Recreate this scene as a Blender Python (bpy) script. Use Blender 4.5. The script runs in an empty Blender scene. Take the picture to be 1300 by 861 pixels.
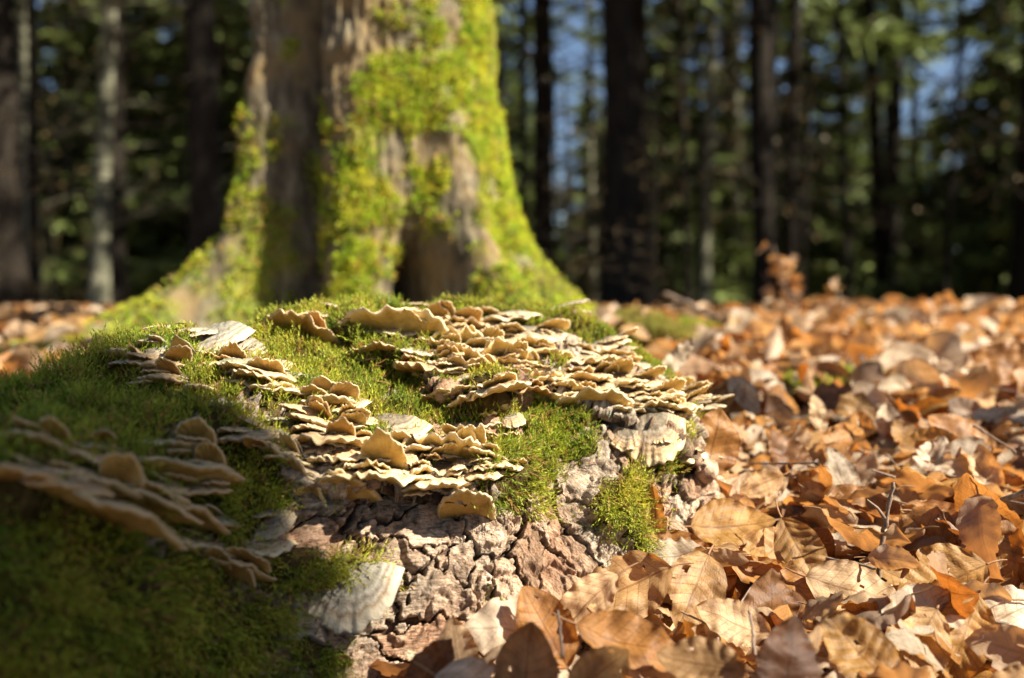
import bpy, math, random
import numpy as np
from mathutils import Vector, Matrix
from mathutils.bvhtree import BVHTree
R = math.radians
rng = np.random.default_rng(7)
random.seed(7)
sc = bpy.context.scene
col = sc.collection

# ------------------------------------------------------------------ camera, sky, sun, exposure
EYE = np.array([0.0, 0.0, 0.30]); PITCH = math.atan((430.5 - 380) / 1264)
cam = bpy.data.cameras.new('camera'); camo = bpy.data.objects.new('camera', cam); col.objects.link(camo)
camo.location = EYE; camo.rotation_euler = (math.pi / 2 - PITCH, 0, 0)
cam.lens = 35; cam.sensor_width = 36; cam.clip_start = 0.02; cam.clip_end = 600
cam.dof.use_dof = True; cam.dof.focus_distance = 0.76; cam.dof.aperture_fstop = 3.6; cam.dof.aperture_blades = 0
sc.camera = camo
SUN_AZ = math.atan2(-0.36, 0.84); SUN_EL = R(43)          # towards the sun: from the right, a little behind the camera
world = bpy.data.worlds.new('World'); sc.world = world; world.use_nodes = True
wn = world.node_tree.nodes; wl = world.node_tree.links
sky = wn.new('ShaderNodeTexSky'); sky.sky_type = 'NISHITA'; sky.sun_disc = False
sky.air_density = .75; sky.dust_density = .4; sky.sun_elevation = SUN_EL; sky.sun_rotation = math.pi / 2 - SUN_AZ
wl.new(sky.outputs[0], wn['Background'].inputs[0]); wn['Background'].inputs[1].default_value = 0.05
sun = bpy.data.lights.new('sun', 'SUN'); sun.energy = 5.0; sun.angle = R(0.5); sun.color = (1.0, 0.93, 0.80)
suno = bpy.data.objects.new('sun', sun); col.objects.link(suno)
TOSUN = Vector((math.cos(SUN_AZ) * math.cos(SUN_EL), math.sin(SUN_AZ) * math.cos(SUN_EL), math.sin(SUN_EL)))
suno.rotation_euler = TOSUN.to_track_quat('Z', 'Y').to_euler(); suno.location = (3, -2, 5)
sc.view_settings.view_transform = 'Standard'; sc.view_settings.look = 'None'
sc.view_settings.exposure = 1.62; sc.view_settings.gamma = 1; sc.view_settings.use_curve_mapping = False
sc.cycles.use_denoising = True; sc.cycles.max_bounces = 5; sc.cycles.diffuse_bounces = 2; sc.cycles.transparent_max_bounces = 4
sc.cycles.sample_clamp_indirect = 6

FX = 1264.0
cF = np.array([0, math.cos(PITCH), -math.sin(PITCH)]); cU = np.array([0, math.sin(PITCH), math.cos(PITCH)])
def at(px, py, d):                                     # a point in the place at distance d seen in direction (px, py)
    return EYE + d * (cF + (px - 650) / FX * np.array([1.0, 0, 0]) + (430.5 - py) / FX * cU)
def proj(P):
    Q = np.asarray(P) - EYE; z = Q @ cF; z = np.where(np.abs(z) < 1e-4, 1e-4, z)
    return 650 + FX * Q[..., 0] / z, 430.5 - FX * (Q @ cU) / z, z

# ------------------------------------------------------------------ numpy noise
_r = np.random.default_rng(3)
_perm = np.concatenate([_r.permutation(256)] * 3); _grad = _r.normal(size=(256, 3)); _grad /= np.linalg.norm(_grad, axis=1)[:, None]
def perlin(p):
    p = np.asarray(p, float); i = np.floor(p).astype(int); f = p - i; i &= 255
    u = f * f * f * (f * (f * 6 - 15) + 10); out = 0
    for dx in (0, 1):
        for dy in (0, 1):
            for dz in (0, 1):
                h = _perm[_perm[_perm[(i[..., 0] + dx) & 255] + ((i[..., 1] + dy) & 255)] + ((i[..., 2] + dz) & 255)]
                g = _grad[h]; d = g[..., 0] * (f[..., 0] - dx) + g[..., 1] * (f[..., 1] - dy) + g[..., 2] * (f[..., 2] - dz)
                w = (u[..., 0] if dx else 1 - u[..., 0]) * (u[..., 1] if dy else 1 - u[..., 1]) * (u[..., 2] if dz else 1 - u[..., 2])
                out = out + w * d
    return out * 1.6
def fbm(p, o=4):
    s = 0; a = 1
    for k in range(o): s = s + a * perlin(np.asarray(p) * 2 ** k + 17.3 * k); a *= .5
    return s
def smooth(a, b, x):
    t = np.clip((x - a) / (b - a), 0, 1); return t * t * (3 - 2 * t)
_jit = _r.random((64, 64, 2)); _cv = _r.random((64, 64, 4))
def voronoi(x, y):                                     # F1, F2, cell id pair
    ix, iy = np.floor(x).astype(int), np.floor(y).astype(int)
    d1 = np.full(x.shape, 9.); d2 = np.full(x.shape, 9.); ca = np.zeros(x.shape, int); cb = np.zeros(x.shape, int)
    for dx in (-1, 0, 1):
        for dy in (-1, 0, 1):
            a, b = ix + dx, iy + dy; j = _jit[a % 64, b % 64]
            d = np.hypot(a + .1 + .8 * j[..., 0] - x, b + .1 + .8 * j[..., 1] - y)
            m = d < d1; d2 = np.where(m, d1, np.minimum(d2, d)); d1 = np.where(m, d, d1); ca = np.where(m, a, ca); cb = np.where(m, b, cb)
    return d1, d2, ca, cb

# ------------------------------------------------------------------ object helpers
def mesh(name, V, Fq=None, Ft=None, uv=None, cols=None, attrs=None, mat=None, shade=True):
    V = np.asarray(V, np.float32).reshape(-1, 3); me = bpy.data.meshes.new(name); me.vertices.add(len(V)); me.vertices.foreach_set('co', V.ravel())
    idx = []; tot = []
    if Fq is not None and len(Fq): Fq = np.asarray(Fq, np.int32).reshape(-1, 4); idx.append(Fq.ravel()); tot.append(np.full(len(Fq), 4, np.int32))
    if Ft is not None and len(Ft): Ft = np.asarray(Ft, np.int32).reshape(-1, 3); idx.append(Ft.ravel()); tot.append(np.full(len(Ft), 3, np.int32))
    idx = np.concatenate(idx); tot = np.concatenate(tot)
    me.loops.add(len(idx)); me.loops.foreach_set('vertex_index', idx)
    me.polygons.add(len(tot)); me.polygons.foreach_set('loop_start', np.concatenate([[0], np.cumsum(tot)[:-1]]).astype(np.int32))
    me.polygons.foreach_set('loop_total', tot)
    if shade: me.polygons.foreach_set('use_smooth', np.ones(len(tot), bool))
    if uv is not None:
        l = me.uv_layers.new(name='UVMap'); l.data.foreach_set('uv', np.asarray(uv, np.float32)[idx].ravel())
    if cols is not None:
        a = me.color_attributes.new('tint', 'FLOAT_COLOR', 'POINT'); c = np.ones((len(V), 4), np.float32); c[:, :3] = cols; a.data.foreach_set('color', c.ravel())
    for k, v in (attrs or {}).items():
        a = me.attributes.new(k, 'FLOAT', 'POINT'); a.data.foreach_set('value', np.asarray(v, np.float32).ravel())
    if mat: me.materials.append(mat)
    me.update(calc_edges=True); me.validate()
    return me
def obj(name, me, parent=None, loc=None, M=None, label=None, cat=None, group=None, kind=None):
    o = bpy.data.objects.new(name, me); col.objects.link(o)
    if parent is not None: o.parent = parent
    if M is not None: o.matrix_basis = M
    if loc is not None: o.location = loc
    for k, v in (('label', label), ('category', cat), ('group', group), ('kind', kind)):
        if v: o[k] = v
    return o
def gridF(nu, nv, wrap=False):                          # quads of an (nu, nv) vertex grid
    i, j = np.meshgrid(np.arange(nu if wrap else nu - 1), np.arange(nv - 1), indexing='ij'); i2 = (i + 1) % nu
    return np.stack([i * nv + j, i2 * nv + j, i2 * nv + j + 1, i * nv + j + 1], -1).reshape(-1, 4)
def frame(X, Z):
    X = Vector(X).normalized(); Z = Vector(Z); Y = Z.cross(X).normalized(); Z = X.cross(Y)
    return Matrix((X, Y, Z)).transposed()
def tube(pts, rad, n=6, cap=True):
    pts = np.asarray(pts, float); rad = np.broadcast_to(rad, len(pts)); T = np.gradient(pts, axis=0); T /= np.linalg.norm(T, axis=1)[:, None] + 1e-9
    ref = np.array([0, 0, 1.]) if abs(T[0, 2]) < .9 else np.array([1., 0, 0]); A = np.cross(T, ref); A /= np.linalg.norm(A, axis=1)[:, None]; B = np.cross(T, A)
    t = np.arange(n) * 2 * math.pi / n
    V = pts[:, None] + rad[:, None, None] * (A[:, None] * np.cos(t)[None, :, None] + B[:, None] * np.sin(t)[None, :, None])
    m = len(pts); i, j = np.meshgrid(np.arange(m - 1), np.arange(n), indexing='ij'); j2 = (j + 1) % n
    return V.reshape(-1, 3), np.stack([i * n + j, i * n + j2, (i + 1) * n + j2, (i + 1) * n + j], -1).reshape(-1, 4)
def joinVF(parts):
    V = []; F = []; o = 0
    for v, f in parts: V.append(v); F.append(np.asarray(f) + o); o += len(v)
    return np.concatenate(V), np.concatenate(F)

# ------------------------------------------------------------------ materials
def newmat(name):
    m = bpy.data.materials.new(name); m.use_nodes = True; nt = m.node_tree; nt.nodes.clear()
    def N(t, **k):
        n = nt.nodes.new('ShaderNode' + t)
        for a, b in k.items():
            if a.startswith('i_'):
                key = a[2:]; n.inputs[int(key) if key.isdigit() else key.replace('_', ' ')].default_value = b
            else: setattr(n, a, b)
        return n
    def Lk(a, b): nt.links.new(a, b)
    out = N('OutputMaterial'); return m, N, Lk, out
def ramp(N, stops, mode='LINEAR'):
    r = N('ValToRGB'); cr = r.color_ramp; cr.interpolation = mode
    while len(cr.elements) < len(stops): cr.elements.new(.5)
    for e, (p, c) in zip(cr.elements, stops): e.position = p; e.color = (*c, 1) if len(c) == 3 else c
    return r
def mixc(N, Lk, f, a, b, blend='MIX'):
    m = N('Mix', data_type='RGBA', blend_type=blend)
    for s, v in ((0, f), (6, a), (7, b)):
        if hasattr(v, 'links') or hasattr(v, 'is_linked'): Lk(v, m.inputs[s])
        else: m.inputs[s].default_value = v if s == 0 else (*v, 1)
    return m.outputs[2]
def noise_n(N, Lk, scale, detail=4, rough=.6, vec=None, dist=0):
    n = N('TexNoise'); n.inputs['Scale'].default_value = scale; n.inputs['Detail'].default_value = detail
    n.inputs['Roughness'].default_value = rough; n.inputs['Distortion'].default_value = dist
    if vec is not None: Lk(vec, n.inputs['Vector'])
    return n
def finish(N, Lk, out, colr, bump=None, rough=.85, trans=0, tcol=None, spec=.3, bstr=.5, bdist=.002, normal=None):
    p = N('BsdfPrincipled'); p.inputs['Roughness'].default_value = rough; p.inputs['Specular IOR Level'].default_value = spec
    if hasattr(colr, 'is_linked'): Lk(colr, p.inputs['Base Color'])
    else: p.inputs['Base Color'].default_value = (*colr, 1)
    if bump is not None:
        b = N('Bump'); b.inputs['Strength'].default_value = bstr; b.inputs['Distance'].default_value = bdist; Lk(bump, b.inputs['Height']); Lk(b.outputs[0], p.inputs['Normal'])
    if trans:
        t = N('BsdfTranslucent'); Lk(tcol if tcol is not None else colr, t.inputs[0]); m = N('MixShader'); m.inputs[0].default_value = trans
        Lk(p.outputs[0], m.inputs[1]); Lk(t.outputs[0], m.inputs[2]); Lk(m.outputs[0], out.inputs[0])
    else: Lk(p.outputs[0], out.inputs[0])
    return p
def geo_pos(N): return N('TexCoord').outputs['Object']

def mat_bark(name, tone=(1, 1, 1), dark=1.0):
    m, N, Lk, out = newmat(name); P = geo_pos(N)
    n1 = noise_n(N, Lk, 28, 8, .65, P); n2 = noise_n(N, Lk, 170, 6, .7, P); n3 = noise_n(N, Lk, 9, 3, .5, P)
    c1 = ramp(N, [(.30, (.075, .048, .033)), (.42, (.24, .175, .125)), (.55, (.31, .25, .19)), (.70, (.42, .37, .30))])
    Lk(n1.outputs[0], c1.inputs[0])
    c = mixc(N, Lk, .55, c1.outputs[0], ramp_out(N, Lk, n2.outputs[0], [(.34, (.10, .066, .046)), (.46, (.27, .215, .165)), (.62, (.49, .43, .36))]), 'MIX')
    pink = ramp_out(N, Lk, n3.outputs[0], [(.48, (0, 0, 0)), (.62, (1, 1, 1))])
    c = mixc(N, Lk, pink, c, mixc(N, Lk, .4, c, (.40, .24, .16)), 'MIX')
    li = noise_n(N, Lk, 40, 5, .6, P); lic = ramp_out(N, Lk, li.outputs[0], [(.64, (0, 0, 0)), (.70, (.7, .7, .7))])
    c = mixc(N, Lk, lic, c, (.47, .52, .42))
    o = N('Attribute', attribute_name='tint'); c = mixc(N, Lk, 1.0, c, o.outputs[0], 'MULTIPLY')
    mp = N('Mapping'); Lk(N('UVMap').outputs[0], mp.inputs[0]); mp.inputs['Scale'].default_value = (70, 520, 1)
    fb = noise_n(N, Lk, 1, 6, .7, mp.outputs[0], .6); pits = noise_n(N, Lk, 95, 5, .75, P)
    c = mixc(N, Lk, 1.0, c, ramp_out(N, Lk, fb.outputs[0], [(.30, (.5, .42, .37)), (.46, (1.2, 1.15, 1.1)), (.66, (1.75, 1.75, 1.75))]), 'MULTIPLY')
    c = mixc(N, Lk, 1.0, c, ramp_out(N, Lk, pits.outputs[0], [(.32, (.2, .14, .1)), (.42, (1.1, 1.08, 1.05)), (.7, (1.35, 1.35, 1.35))]), 'MULTIPLY')
    h = N('Math', operation='ADD'); Lk(n2.outputs[0], h.inputs[0]); Lk(fb.outputs[0], h.inputs[1]); h2 = N('Math', operation='ADD'); Lk(h.outputs[0], h2.inputs[0]); Lk(pits.outputs[0], h2.inputs[1])
    finish(N, Lk, out, c, h2.outputs[0], .92, spec=.2, bstr=1.0, bdist=.0045); return m
def ramp_out(N, Lk, v, stops):
    r = ramp(N, stops); Lk(v, r.inputs[0]); return r.outputs[0]
M_bark = mat_bark('bark')

def mat_soilbark():
    m, N, Lk, out = newmat('bark_crevice'); P = geo_pos(N); n = noise_n(N, Lk, 90, 6, .7, P)
    c = ramp_out(N, Lk, n.outputs[0], [(.3, (.02, .012, .008)), (.55, (.075, .045, .028)), (.75, (.17, .11, .07))])
    a = N('Attribute', attribute_name='tint'); c = mixc(N, Lk, 1.0, c, a.outputs[0], 'MULTIPLY')
    finish(N, Lk, out, c, n.outputs[0], .95, spec=.1, bstr=1, bdist=.003); return m
M_crev = mat_soilbark()

def mat_tinted(name, trans=.3, rough=.6, spec=.3, var=0.25, scale=60):
    m, N, Lk, out = newmat(name); a = N('Attribute', attribute_name='tint'); P = geo_pos(N); n = noise_n(N, Lk, scale, 3, .6, P)
    f = ramp_out(N, Lk, n.outputs[0], [(.3, (1 - var,) * 3), (.7, (1 + var,) * 3)])
    c = mixc(N, Lk, 1.0, a.outputs[0], f, 'MULTIPLY')
    finish(N, Lk, out, c, None, rough, trans=trans, spec=spec); return m
M_moss = mat_tinted('moss', .38, .55, .3)
M_needle = mat_tinted('needles', .25, .6, .3, .4, 2)
M_trunk = None

def mat_leaf(name, src):
    m, N, Lk, out = newmat(name)
    if src == 'object': tint = N('ObjectInfo').outputs['Color']; rnd = N('ObjectInfo').outputs['Random']
    else: tint = N('Attribute', attribute_name='tint').outputs[0]; rnd = N('Attribute', attribute_name='rnd').outputs['Fac']
    uv = N('UVMap').outputs[0]; s = N('SeparateXYZ'); Lk(uv, s.inputs[0])
    def M_(op, a, b=None):
        n = N('Math', operation=op)
        for i, v in enumerate((a, b)):
            if v is None: continue
            if hasattr(v, 'is_linked'): Lk(v, n.inputs[i])
            else: n.inputs[i].default_value = v
        return n.outputs[0]
    au = M_('ABSOLUTE', s.outputs[0])                 # |across| 0..1
    mid = M_('LESS_THAN', au, .035)
    ve = M_('SUBTRACT', s.outputs[1], M_('MULTIPLY', au, .16)); fr = M_('FRACT', M_('MULTIPLY', ve, 9.0)); tri = M_('ABSOLUTE', M_('SUBTRACT', fr, .5))
    vein = M_('GREATER_THAN', tri, .455); veins = M_('MAXIMUM', mid, M_('MULTIPLY', vein, .75))
    vec = N('VectorMath', operation='ADD'); Lk(uv, vec.inputs[0]); cm = N('CombineXYZ'); Lk(M_('MULTIPLY', rnd, 37.0), cm.inputs[2]); Lk(cm.outputs[0], vec.inputs[1])
    n1 = noise_n(N, Lk, 2.2, 4, .6, vec.outputs[0]); n2 = noise_n(N, Lk, 22, 4, .65, vec.outputs[0]); n3 = noise_n(N, Lk, 60, 2, .5, vec.outputs[0])
    mott = ramp_out(N, Lk, n1.outputs[0], [(.32, (.58, .50, .42)), (.5, (.95, .92, .88)), (.68, (1.22, 1.22, 1.2))])
    c = mixc(N, Lk, 1.0, tint, mott, 'MULTIPLY')
    c = mixc(N, Lk, 1.0, c, ramp_out(N, Lk, n2.outputs[0], [(.35, (.78, .74, .68)), (.6, (1.05, 1.05, 1.05))]), 'MULTIPLY')
    spots = ramp_out(N, Lk, n3.outputs[0], [(.69, (0, 0, 0)), (.73, (.75, .75, .75))]); c = mixc(N, Lk, spots, c, (.07, .035, .02))
    edge = ramp_out(N, Lk, au, [(.86, (0, 0, 0)), (1.0, (.45, .45, .45))]); c = mixc(N, Lk, edge, c, mixc(N, Lk, 1.0, c, (.55, .42, .33), 'MULTIPLY'))
    c = mixc(N, Lk, M_('MULTIPLY', veins, .6), c, mixc(N, Lk, 1.0, c, (.42, .30, .22), 'MULTIPLY'))
    geo = N('NewGeometry'); c2 = mixc(N, Lk, .45, c, (.46, .36, .26)); c = mixc(N, Lk, geo.outputs['Backfacing'], c, c2)
    tc = mixc(N, Lk, 1.0, c, (1.12, .70, .32), 'MULTIPLY')
    hgt = M_('ADD', M_('MULTIPLY', veins, -1.0), M_('MULTIPLY', n2.outputs[0], .9))
    finish(N, Lk, out, c, hgt, .38, trans=.40, tcol=tc, spec=.38, bstr=.8, bdist=.0009); return m
M_leaf = mat_leaf('dry_leaf', 'object'); M_leafs = mat_leaf('dry_leaf_litter', 'tint')
def simple(name, c, rough=.85, s=60, var=.3, spec=.2, bd=.001):
    m, N, Lk, out = newmat(name); n = noise_n(N, Lk, s, 5, .65, geo_pos(N))
    cc = ramp_out(N, Lk, n.outputs[0], [(.3, tuple(v * (1 - var) for v in c)), (.7, tuple(v * (1 + var) for v in c))])
    finish(N, Lk, out, cc, n.outputs[0], rough, spec=spec, bdist=bd); return m
M_twig = simple('twig_bark', (.20, .14, .10), s=220, var=.5)
M_petiole = simple('petiole', (.26, .14, .07), s=200)

def mat_cap():
    m, N, Lk, out = newmat('fungus_cap'); r = N('Attribute', attribute_name='rad').outputs['Fac']; P = geo_pos(N)
    age_shade = N('ObjectInfo').outputs['Color']; n = noise_n(N, Lk, 70, 5, .65, P); n2 = noise_n(N, Lk, 300, 4, .7, P)
    a = N('Math', operation='MULTIPLY_ADD'); Lk(n.outputs[0], a.inputs[0]); a.inputs[1].default_value = .22; 
    s = N('Math', operation='SUBTRACT'); Lk(r, s.inputs[0]); s.inputs[1].default_value = .11; Lk(s.outputs[0], a.inputs[2])
    z = ramp_out(N, Lk, a.outputs[0], [(.0, (.10, .08, .055)), (.28, (.19, .155, .11)), (.36, (.10, .07, .045)), (.44, (.42, .36, .27)), (.52, (.26, .17, .10)), (.60, (.52, .42, .28)),
                                       (.66, (.34, .19, .10)), (.73, (.66, .48, .25)), (.79, (.42, .24, .12)), (.84, (.74, .55, .29)), (.88, (.52, .32, .14)), (.92, (.82, .61, .32)), (1.0, (.86, .66, .37))])
    sepc = N('SeparateColor'); Lk(age_shade, sepc.inputs[0])
    grey = ramp_out(N, Lk, a.outputs[0], [(.0, (.16, .155, .13)), (.35, (.27, .26, .23)), (.47, (.09, .085, .08)), (.56, (.34, .33, .29)), (.66, (.15, .13, .115)), (.74, (.40, .37, .31)), (.81, (.22, .13, .08)), (.88, (.52, .45, .34)), (1.0, (.62, .54, .41))])
    c = mixc(N, Lk, sepc.outputs[0], z, grey)                                        # red channel: how grey and weathered
    alg = ramp_out(N, Lk, n.outputs[0], [(.38, (0, 0, 0)), (.58, (1, 1, 1))]); am = N('Mix', data_type='FLOAT'); Lk(sepc.outputs[1], am.inputs[0]); am.inputs[2].default_value = 0; Lk(alg, am.inputs[3])
    c = mixc(N, Lk, am.outputs[0], c, (.17, .19, .08))                                # green channel: algae
    c = mixc(N, Lk, sepc.outputs[2], c, mixc(N, Lk, 1.0, c, (.55, .38, .26), 'MULTIPLY'))   # blue channel: browner flesh; in style b also bounce-lit shade put into the colour
    c = mixc(N, Lk, .22, c, ramp_out(N, Lk, n2.outputs[0], [(.3, (.1, .07, .04)), (.7, (.78, .64, .42))]))
    h = N('Math', operation='ADD'); Lk(n.outputs[0], h.inputs[0]); Lk(n2.outputs[0], h.inputs[1])
    finish(N, Lk, out, c, h.outputs[0], .85, trans=.12, spec=.2, bstr=.7, bdist=.0015); return m
def mat_pore():
    m, N, Lk, out = newmat('fungus_pores'); P = geo_pos(N); n = noise_n(N, Lk, 45, 4, .6, P); v = N('TexVoronoi'); v.inputs['Scale'].default_value = 1500; Lk(P, v.inputs['Vector'])
    r = N('Attribute', attribute_name='rad').outputs['Fac']
    c = ramp_out(N, Lk, n.outputs[0], [(.3, (.42, .25, .06)), (.52, (.66, .45, .14)), (.7, (.78, .58, .24))])
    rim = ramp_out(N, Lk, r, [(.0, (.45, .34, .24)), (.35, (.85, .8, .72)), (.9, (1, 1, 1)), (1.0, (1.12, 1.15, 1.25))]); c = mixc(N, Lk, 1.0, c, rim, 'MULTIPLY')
    st = ramp_out(N, Lk, noise_n(N, Lk, 120, 4, .7, P).outputs[0], [(.60, (0, 0, 0)), (.72, (.7, .7, .7))]); c = mixc(N, Lk, st, c, (.22, .12, .05))
    sepc = N('SeparateColor'); Lk(N('ObjectInfo').outputs['Color'], sepc.inputs[0]); c = mixc(N, Lk, sepc.outputs[2], c, mixc(N, Lk, 1.0, c, (.62, .42, .30), 'MULTIPLY'))
    finish(N, Lk, out, c, v.outputs['Distance'], .8, trans=.22, spec=.25, bstr=.5, bdist=.0006); return m
M_cap = mat_cap(); M_pore = mat_pore()

# ------------------------------------------------------------------ ground
def gz(x, y):
    x = np.asarray(x, float); y = np.asarray(y, float)
    z = np.interp(y, [-6, 0, .5, .66, .9, 1.2, 1.6, 2.2, 3.2, 6, 20, 60, 260], [-.02, -.01, .01, .035, .105, .135, .175, .205, .212, .205, .19, .1, -.3])
    P = np.stack([x, y, 0 * x], -1)
    z = z + .022 * smooth(.6, 2.5, np.hypot(x, y)) * fbm(P * 1.1, 3) + .008 * fbm(P * 5, 2)
    return z + .035 * np.exp(-((x - 1.3) ** 2 / .5 + (y - 2.9) ** 2 / .8)) + .035 * np.exp(-((x - .22) ** 2 / .02 + (y - 1.95) ** 2 / .06))
def mat_ground():
    m, N, Lk, out = newmat('forest_floor'); P = geo_pos(N)
    v = N('TexVoronoi'); v.inputs['Scale'].default_value = 16; v.inputs['Randomness'].default_value = 1; Lk(P, v.inputs['Vector'])
    sp = N('SeparateColor'); Lk(v.outputs['Color'], sp.inputs[0])
    c = ramp_out(N, Lk, sp.outputs[0], [(0, (.05, .025, .015)), (.3, (.16, .08, .04)), (.6, (.28, .16, .08)), (.85, (.42, .28, .16)), (1, (.5, .38, .25))])
    n = noise_n(N, Lk, 60, 5, .7, P); c = mixc(N, Lk, 1.0, c, ramp_out(N, Lk, n.outputs[0], [(.3, (.35, .3, .25)), (.65, (1, 1, 1))]), 'MULTIPLY')
    h = N('Math', operation='ADD'); Lk(n.outputs[0], h.inputs[0]); Lk(sp.outputs[1], h.inputs[1])
    finish(N, Lk, out, c, h.outputs[0], .9, spec=.15, bstr=1, bdist=.02); return m
M_ground = mat_ground()
xs = np.concatenate([-np.geomspace(260, 2.2, 40), np.linspace(-2, 2, 150), np.geomspace(2.2, 260, 40)])
ys = np.concatenate([-np.geomspace(120, 1.2, 20), np.linspace(-1, 4, 190), np.geomspace(4.1, 260, 60)])
X, Y = np.meshgrid(xs, ys, indexing='ij')
obj('ground', mesh('ground', np.stack([X, Y, gz(X, Y) - .012], -1), gridF(len(xs), len(ys)), mat=M_ground), kind='structure')

# ------------------------------------------------------------------ the log: surface through measured sections
#  px: (py, distance) of crest, upper slope, shoulder, front middle, front bottom
secs = [(-420, (520, .50), (560, .44), (640, .38), (800, .355), (1100, .35)),
        (-230, (560, .58), (590, .53), (620, .455), (760, .425), (1000, .42)),
        (0, (520, .68), (552, .62), (590, .535), (720, .49), (960, .475)),
        (150, (474, .77), (508, .71), (575, .605), (710, .555), (940, .535)),
        (300, (430, .90), (474, .80), (575, .69), (705, .635), (930, .605)),
        (450, (404, .98), (475, .86), (592, .745), (710, .70), (930, .665)),
        (600, (408, 1.0), (480, .89), (580, .785), (700, .735), (900, .69)),
        (700, (418, 1.0), (492, .905), (578, .815), (690, .76), (860, .715)),
        (790, (450, .985), (522, .905), (595, .84), (680, .79), (820, .755)),
        (860, (508, .955), (556, .905), (610, .865), (665, .83), (780, .80)),
        (897, (565, .94), (600, .91), (635, .885), (670, .86), (760, .84)),
        (912, (640, .96), (655, .94), (670, .925), (690, .91), (770, .88)),
        (918, (740, 1.0), (745, .98), (750, .96), (760, .94), (790, .92))]
CP = []
for px, *r in secs:
    c = [at(px, py, d) for py, d in r]; c0 = c[0]
    CP.append([c0 + [.05, .22, -.30], c0 + [.04, .17, -.12], c0 + [.015, .085, -.022]] + c + [c[-1] + [0, .02, -.08]])
CP = np.array(CP); NC, NR = CP.shape[:2]
def cr(t):                                             # Catmull-Rom weights
    return np.stack([-.5 * t + t * t - .5 * t ** 3, 1 - 2.5 * t * t + 1.5 * t ** 3, .5 * t + 2 * t * t - 1.5 * t ** 3, -.5 * t * t + .5 * t ** 3], -1)
ARCS = [([(420, 420), (450, 440), (500, 456), (560, 502), (625, 510), (680, 492), (740, 516), (800, 537), (850, 562), (900, 604)], .052, 75),
        ([(262, 560), (330, 592), (380, 614), (450, 617), (520, 620), (580, 634), (625, 627), (652, 600)], .044, 60),
        ([(-260, 640), (0, 642), (100, 652), (170, 662), (240, 645), (268, 600)], .032, 70),
        ([(125, 468), (200, 492), (260, 503), (330, 512), (365, 500)], .026, 45), ([(150, 690), (200, 706), (260, 722), (330, 712), (345, 700)], .018, 35)]
def ledges(P):                                          # shelves of old wood that carry the rows of fungi: they stand out towards the clearing
    px, py, z = proj(P); o = 0 * px
    for pts, amp, ht in ARCS:
        a = np.array(pts, float); s = np.interp(px, a[:, 0], a[:, 1]) - py; e = smooth(a[0, 0] - 25, a[0, 0] + 25, px) * smooth(a[-1, 0] + 20, a[-1, 0] - 20, px)
        o = np.maximum(o, amp * smooth(-6, 7, s) * np.exp(-np.maximum(s, 0) / ht) * e)
    return P + ((EYE - P) / (np.linalg.norm(P - EYE, axis=-1)[..., None])) * o[..., None]
def S0(u, v): return ledges(S00(u, v))
def S00(u, v):
    u = np.clip(u, 0, NC - 1.0001); v = np.clip(v, 0, NR - 1.0001); iu = u.astype(int); iv = v.astype(int); wu = cr(u - iu); wv = cr(v - iv); out = 0
    for a in range(4):
        for b in range(4):
            out = out + (wu[..., a] * wv[..., b])[..., None] * CP[np.clip(iu + a - 1, 0, NC - 1), np.clip(iv + b - 1, 0, NR - 1)]
    return out
def S0n(u, v):
    e = .02; P = S0(u, v); a = S0(u + e, v) - S0(u - e, v); b = S0(u, v + e) - S0(u, v - e); n = np.cross(b, a); n /= np.linalg.norm(n, axis=-1)[..., None] + 1e-12
    return P, n
_P, _n = S0n(np.array([5.]), np.array([5.]))
SG = 1.0 if (_n[0] @ (EYE - _P[0])) > 0 else -1.0
MP = [(420, 470, 150, 85, 1), (520, 470, 60, 60, .8), (130, 500, 210, 90, 1), (-150, 600, 220, 400, 1), (120, 800, 230, 170, 1), (290, 640, 90, 80, 1), (330, 720, 70, 60, .9), (420, 735, 95, 22, .9),
      (690, 555, 62, 52, .8), (655, 605, 50, 48, .95), (615, 520, 62, 36, .95), (730, 580, 28, 20, .9), (785, 648, 46, 40, 1), (800, 690, 22, 24, .7), (522, 672, 14, 34, .85), (842, 600, 18, 14, 1), (410, 835, 60, 28, .9),
      (470, 545, 120, 40, 1), (690, 500, 24, 30, .6), (620, 745, 26, 10, .6), (660, 635, 18, 10, .7), (300, 800, 90, 90, .8), (285, 570, 75, 50, 1), (60, 620, 300, 60, 1), (870, 560, 20, 14, .5)]
MN = [(500, 800, 110, 60, 1), (560, 690, 110, 60, .9), (420, 672, 75, 30, 1), (350, 675, 22, 20, .6), (450, 855, 40, 10, .5)]
def mossmask(P):
    px, py, z = proj(P); m = np.zeros(px.shape)
    for cx, cy, a, b, s in MP: m = np.maximum(m, s * (1.45 - np.hypot((px - cx) / a, (py - cy) / b)))
    for cx, cy, a, b, s in MN: m = m - s * np.clip(1.2 - np.hypot((px - cx) / a, (py - cy) / b), 0, 1)
    return m + .38 * fbm(P * 45, 3) - .18
def backness(v): return smooth(3.2, 2.2, v)
def H(u, v, P, M):                                      # height of bark plates and moss cushions over the smooth core
    mm = smooth(.25, .6, np.maximum(M, backness(v)))
    h = .012 * fbm(P * 14, 3) * smooth(0, 1.5, v); rd = 1 - np.abs(fbm(P * 24 + 7, 3)) * 1.6; h = h - .006 * smooth(.6, .98, rd) * (1 - mm)
    h = h + .008 * mm * (1 + .7 * fbm(P * 40 + 5, 2) + .9 * fbm(P * 19 + 8, 2))
    return h, mm
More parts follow.
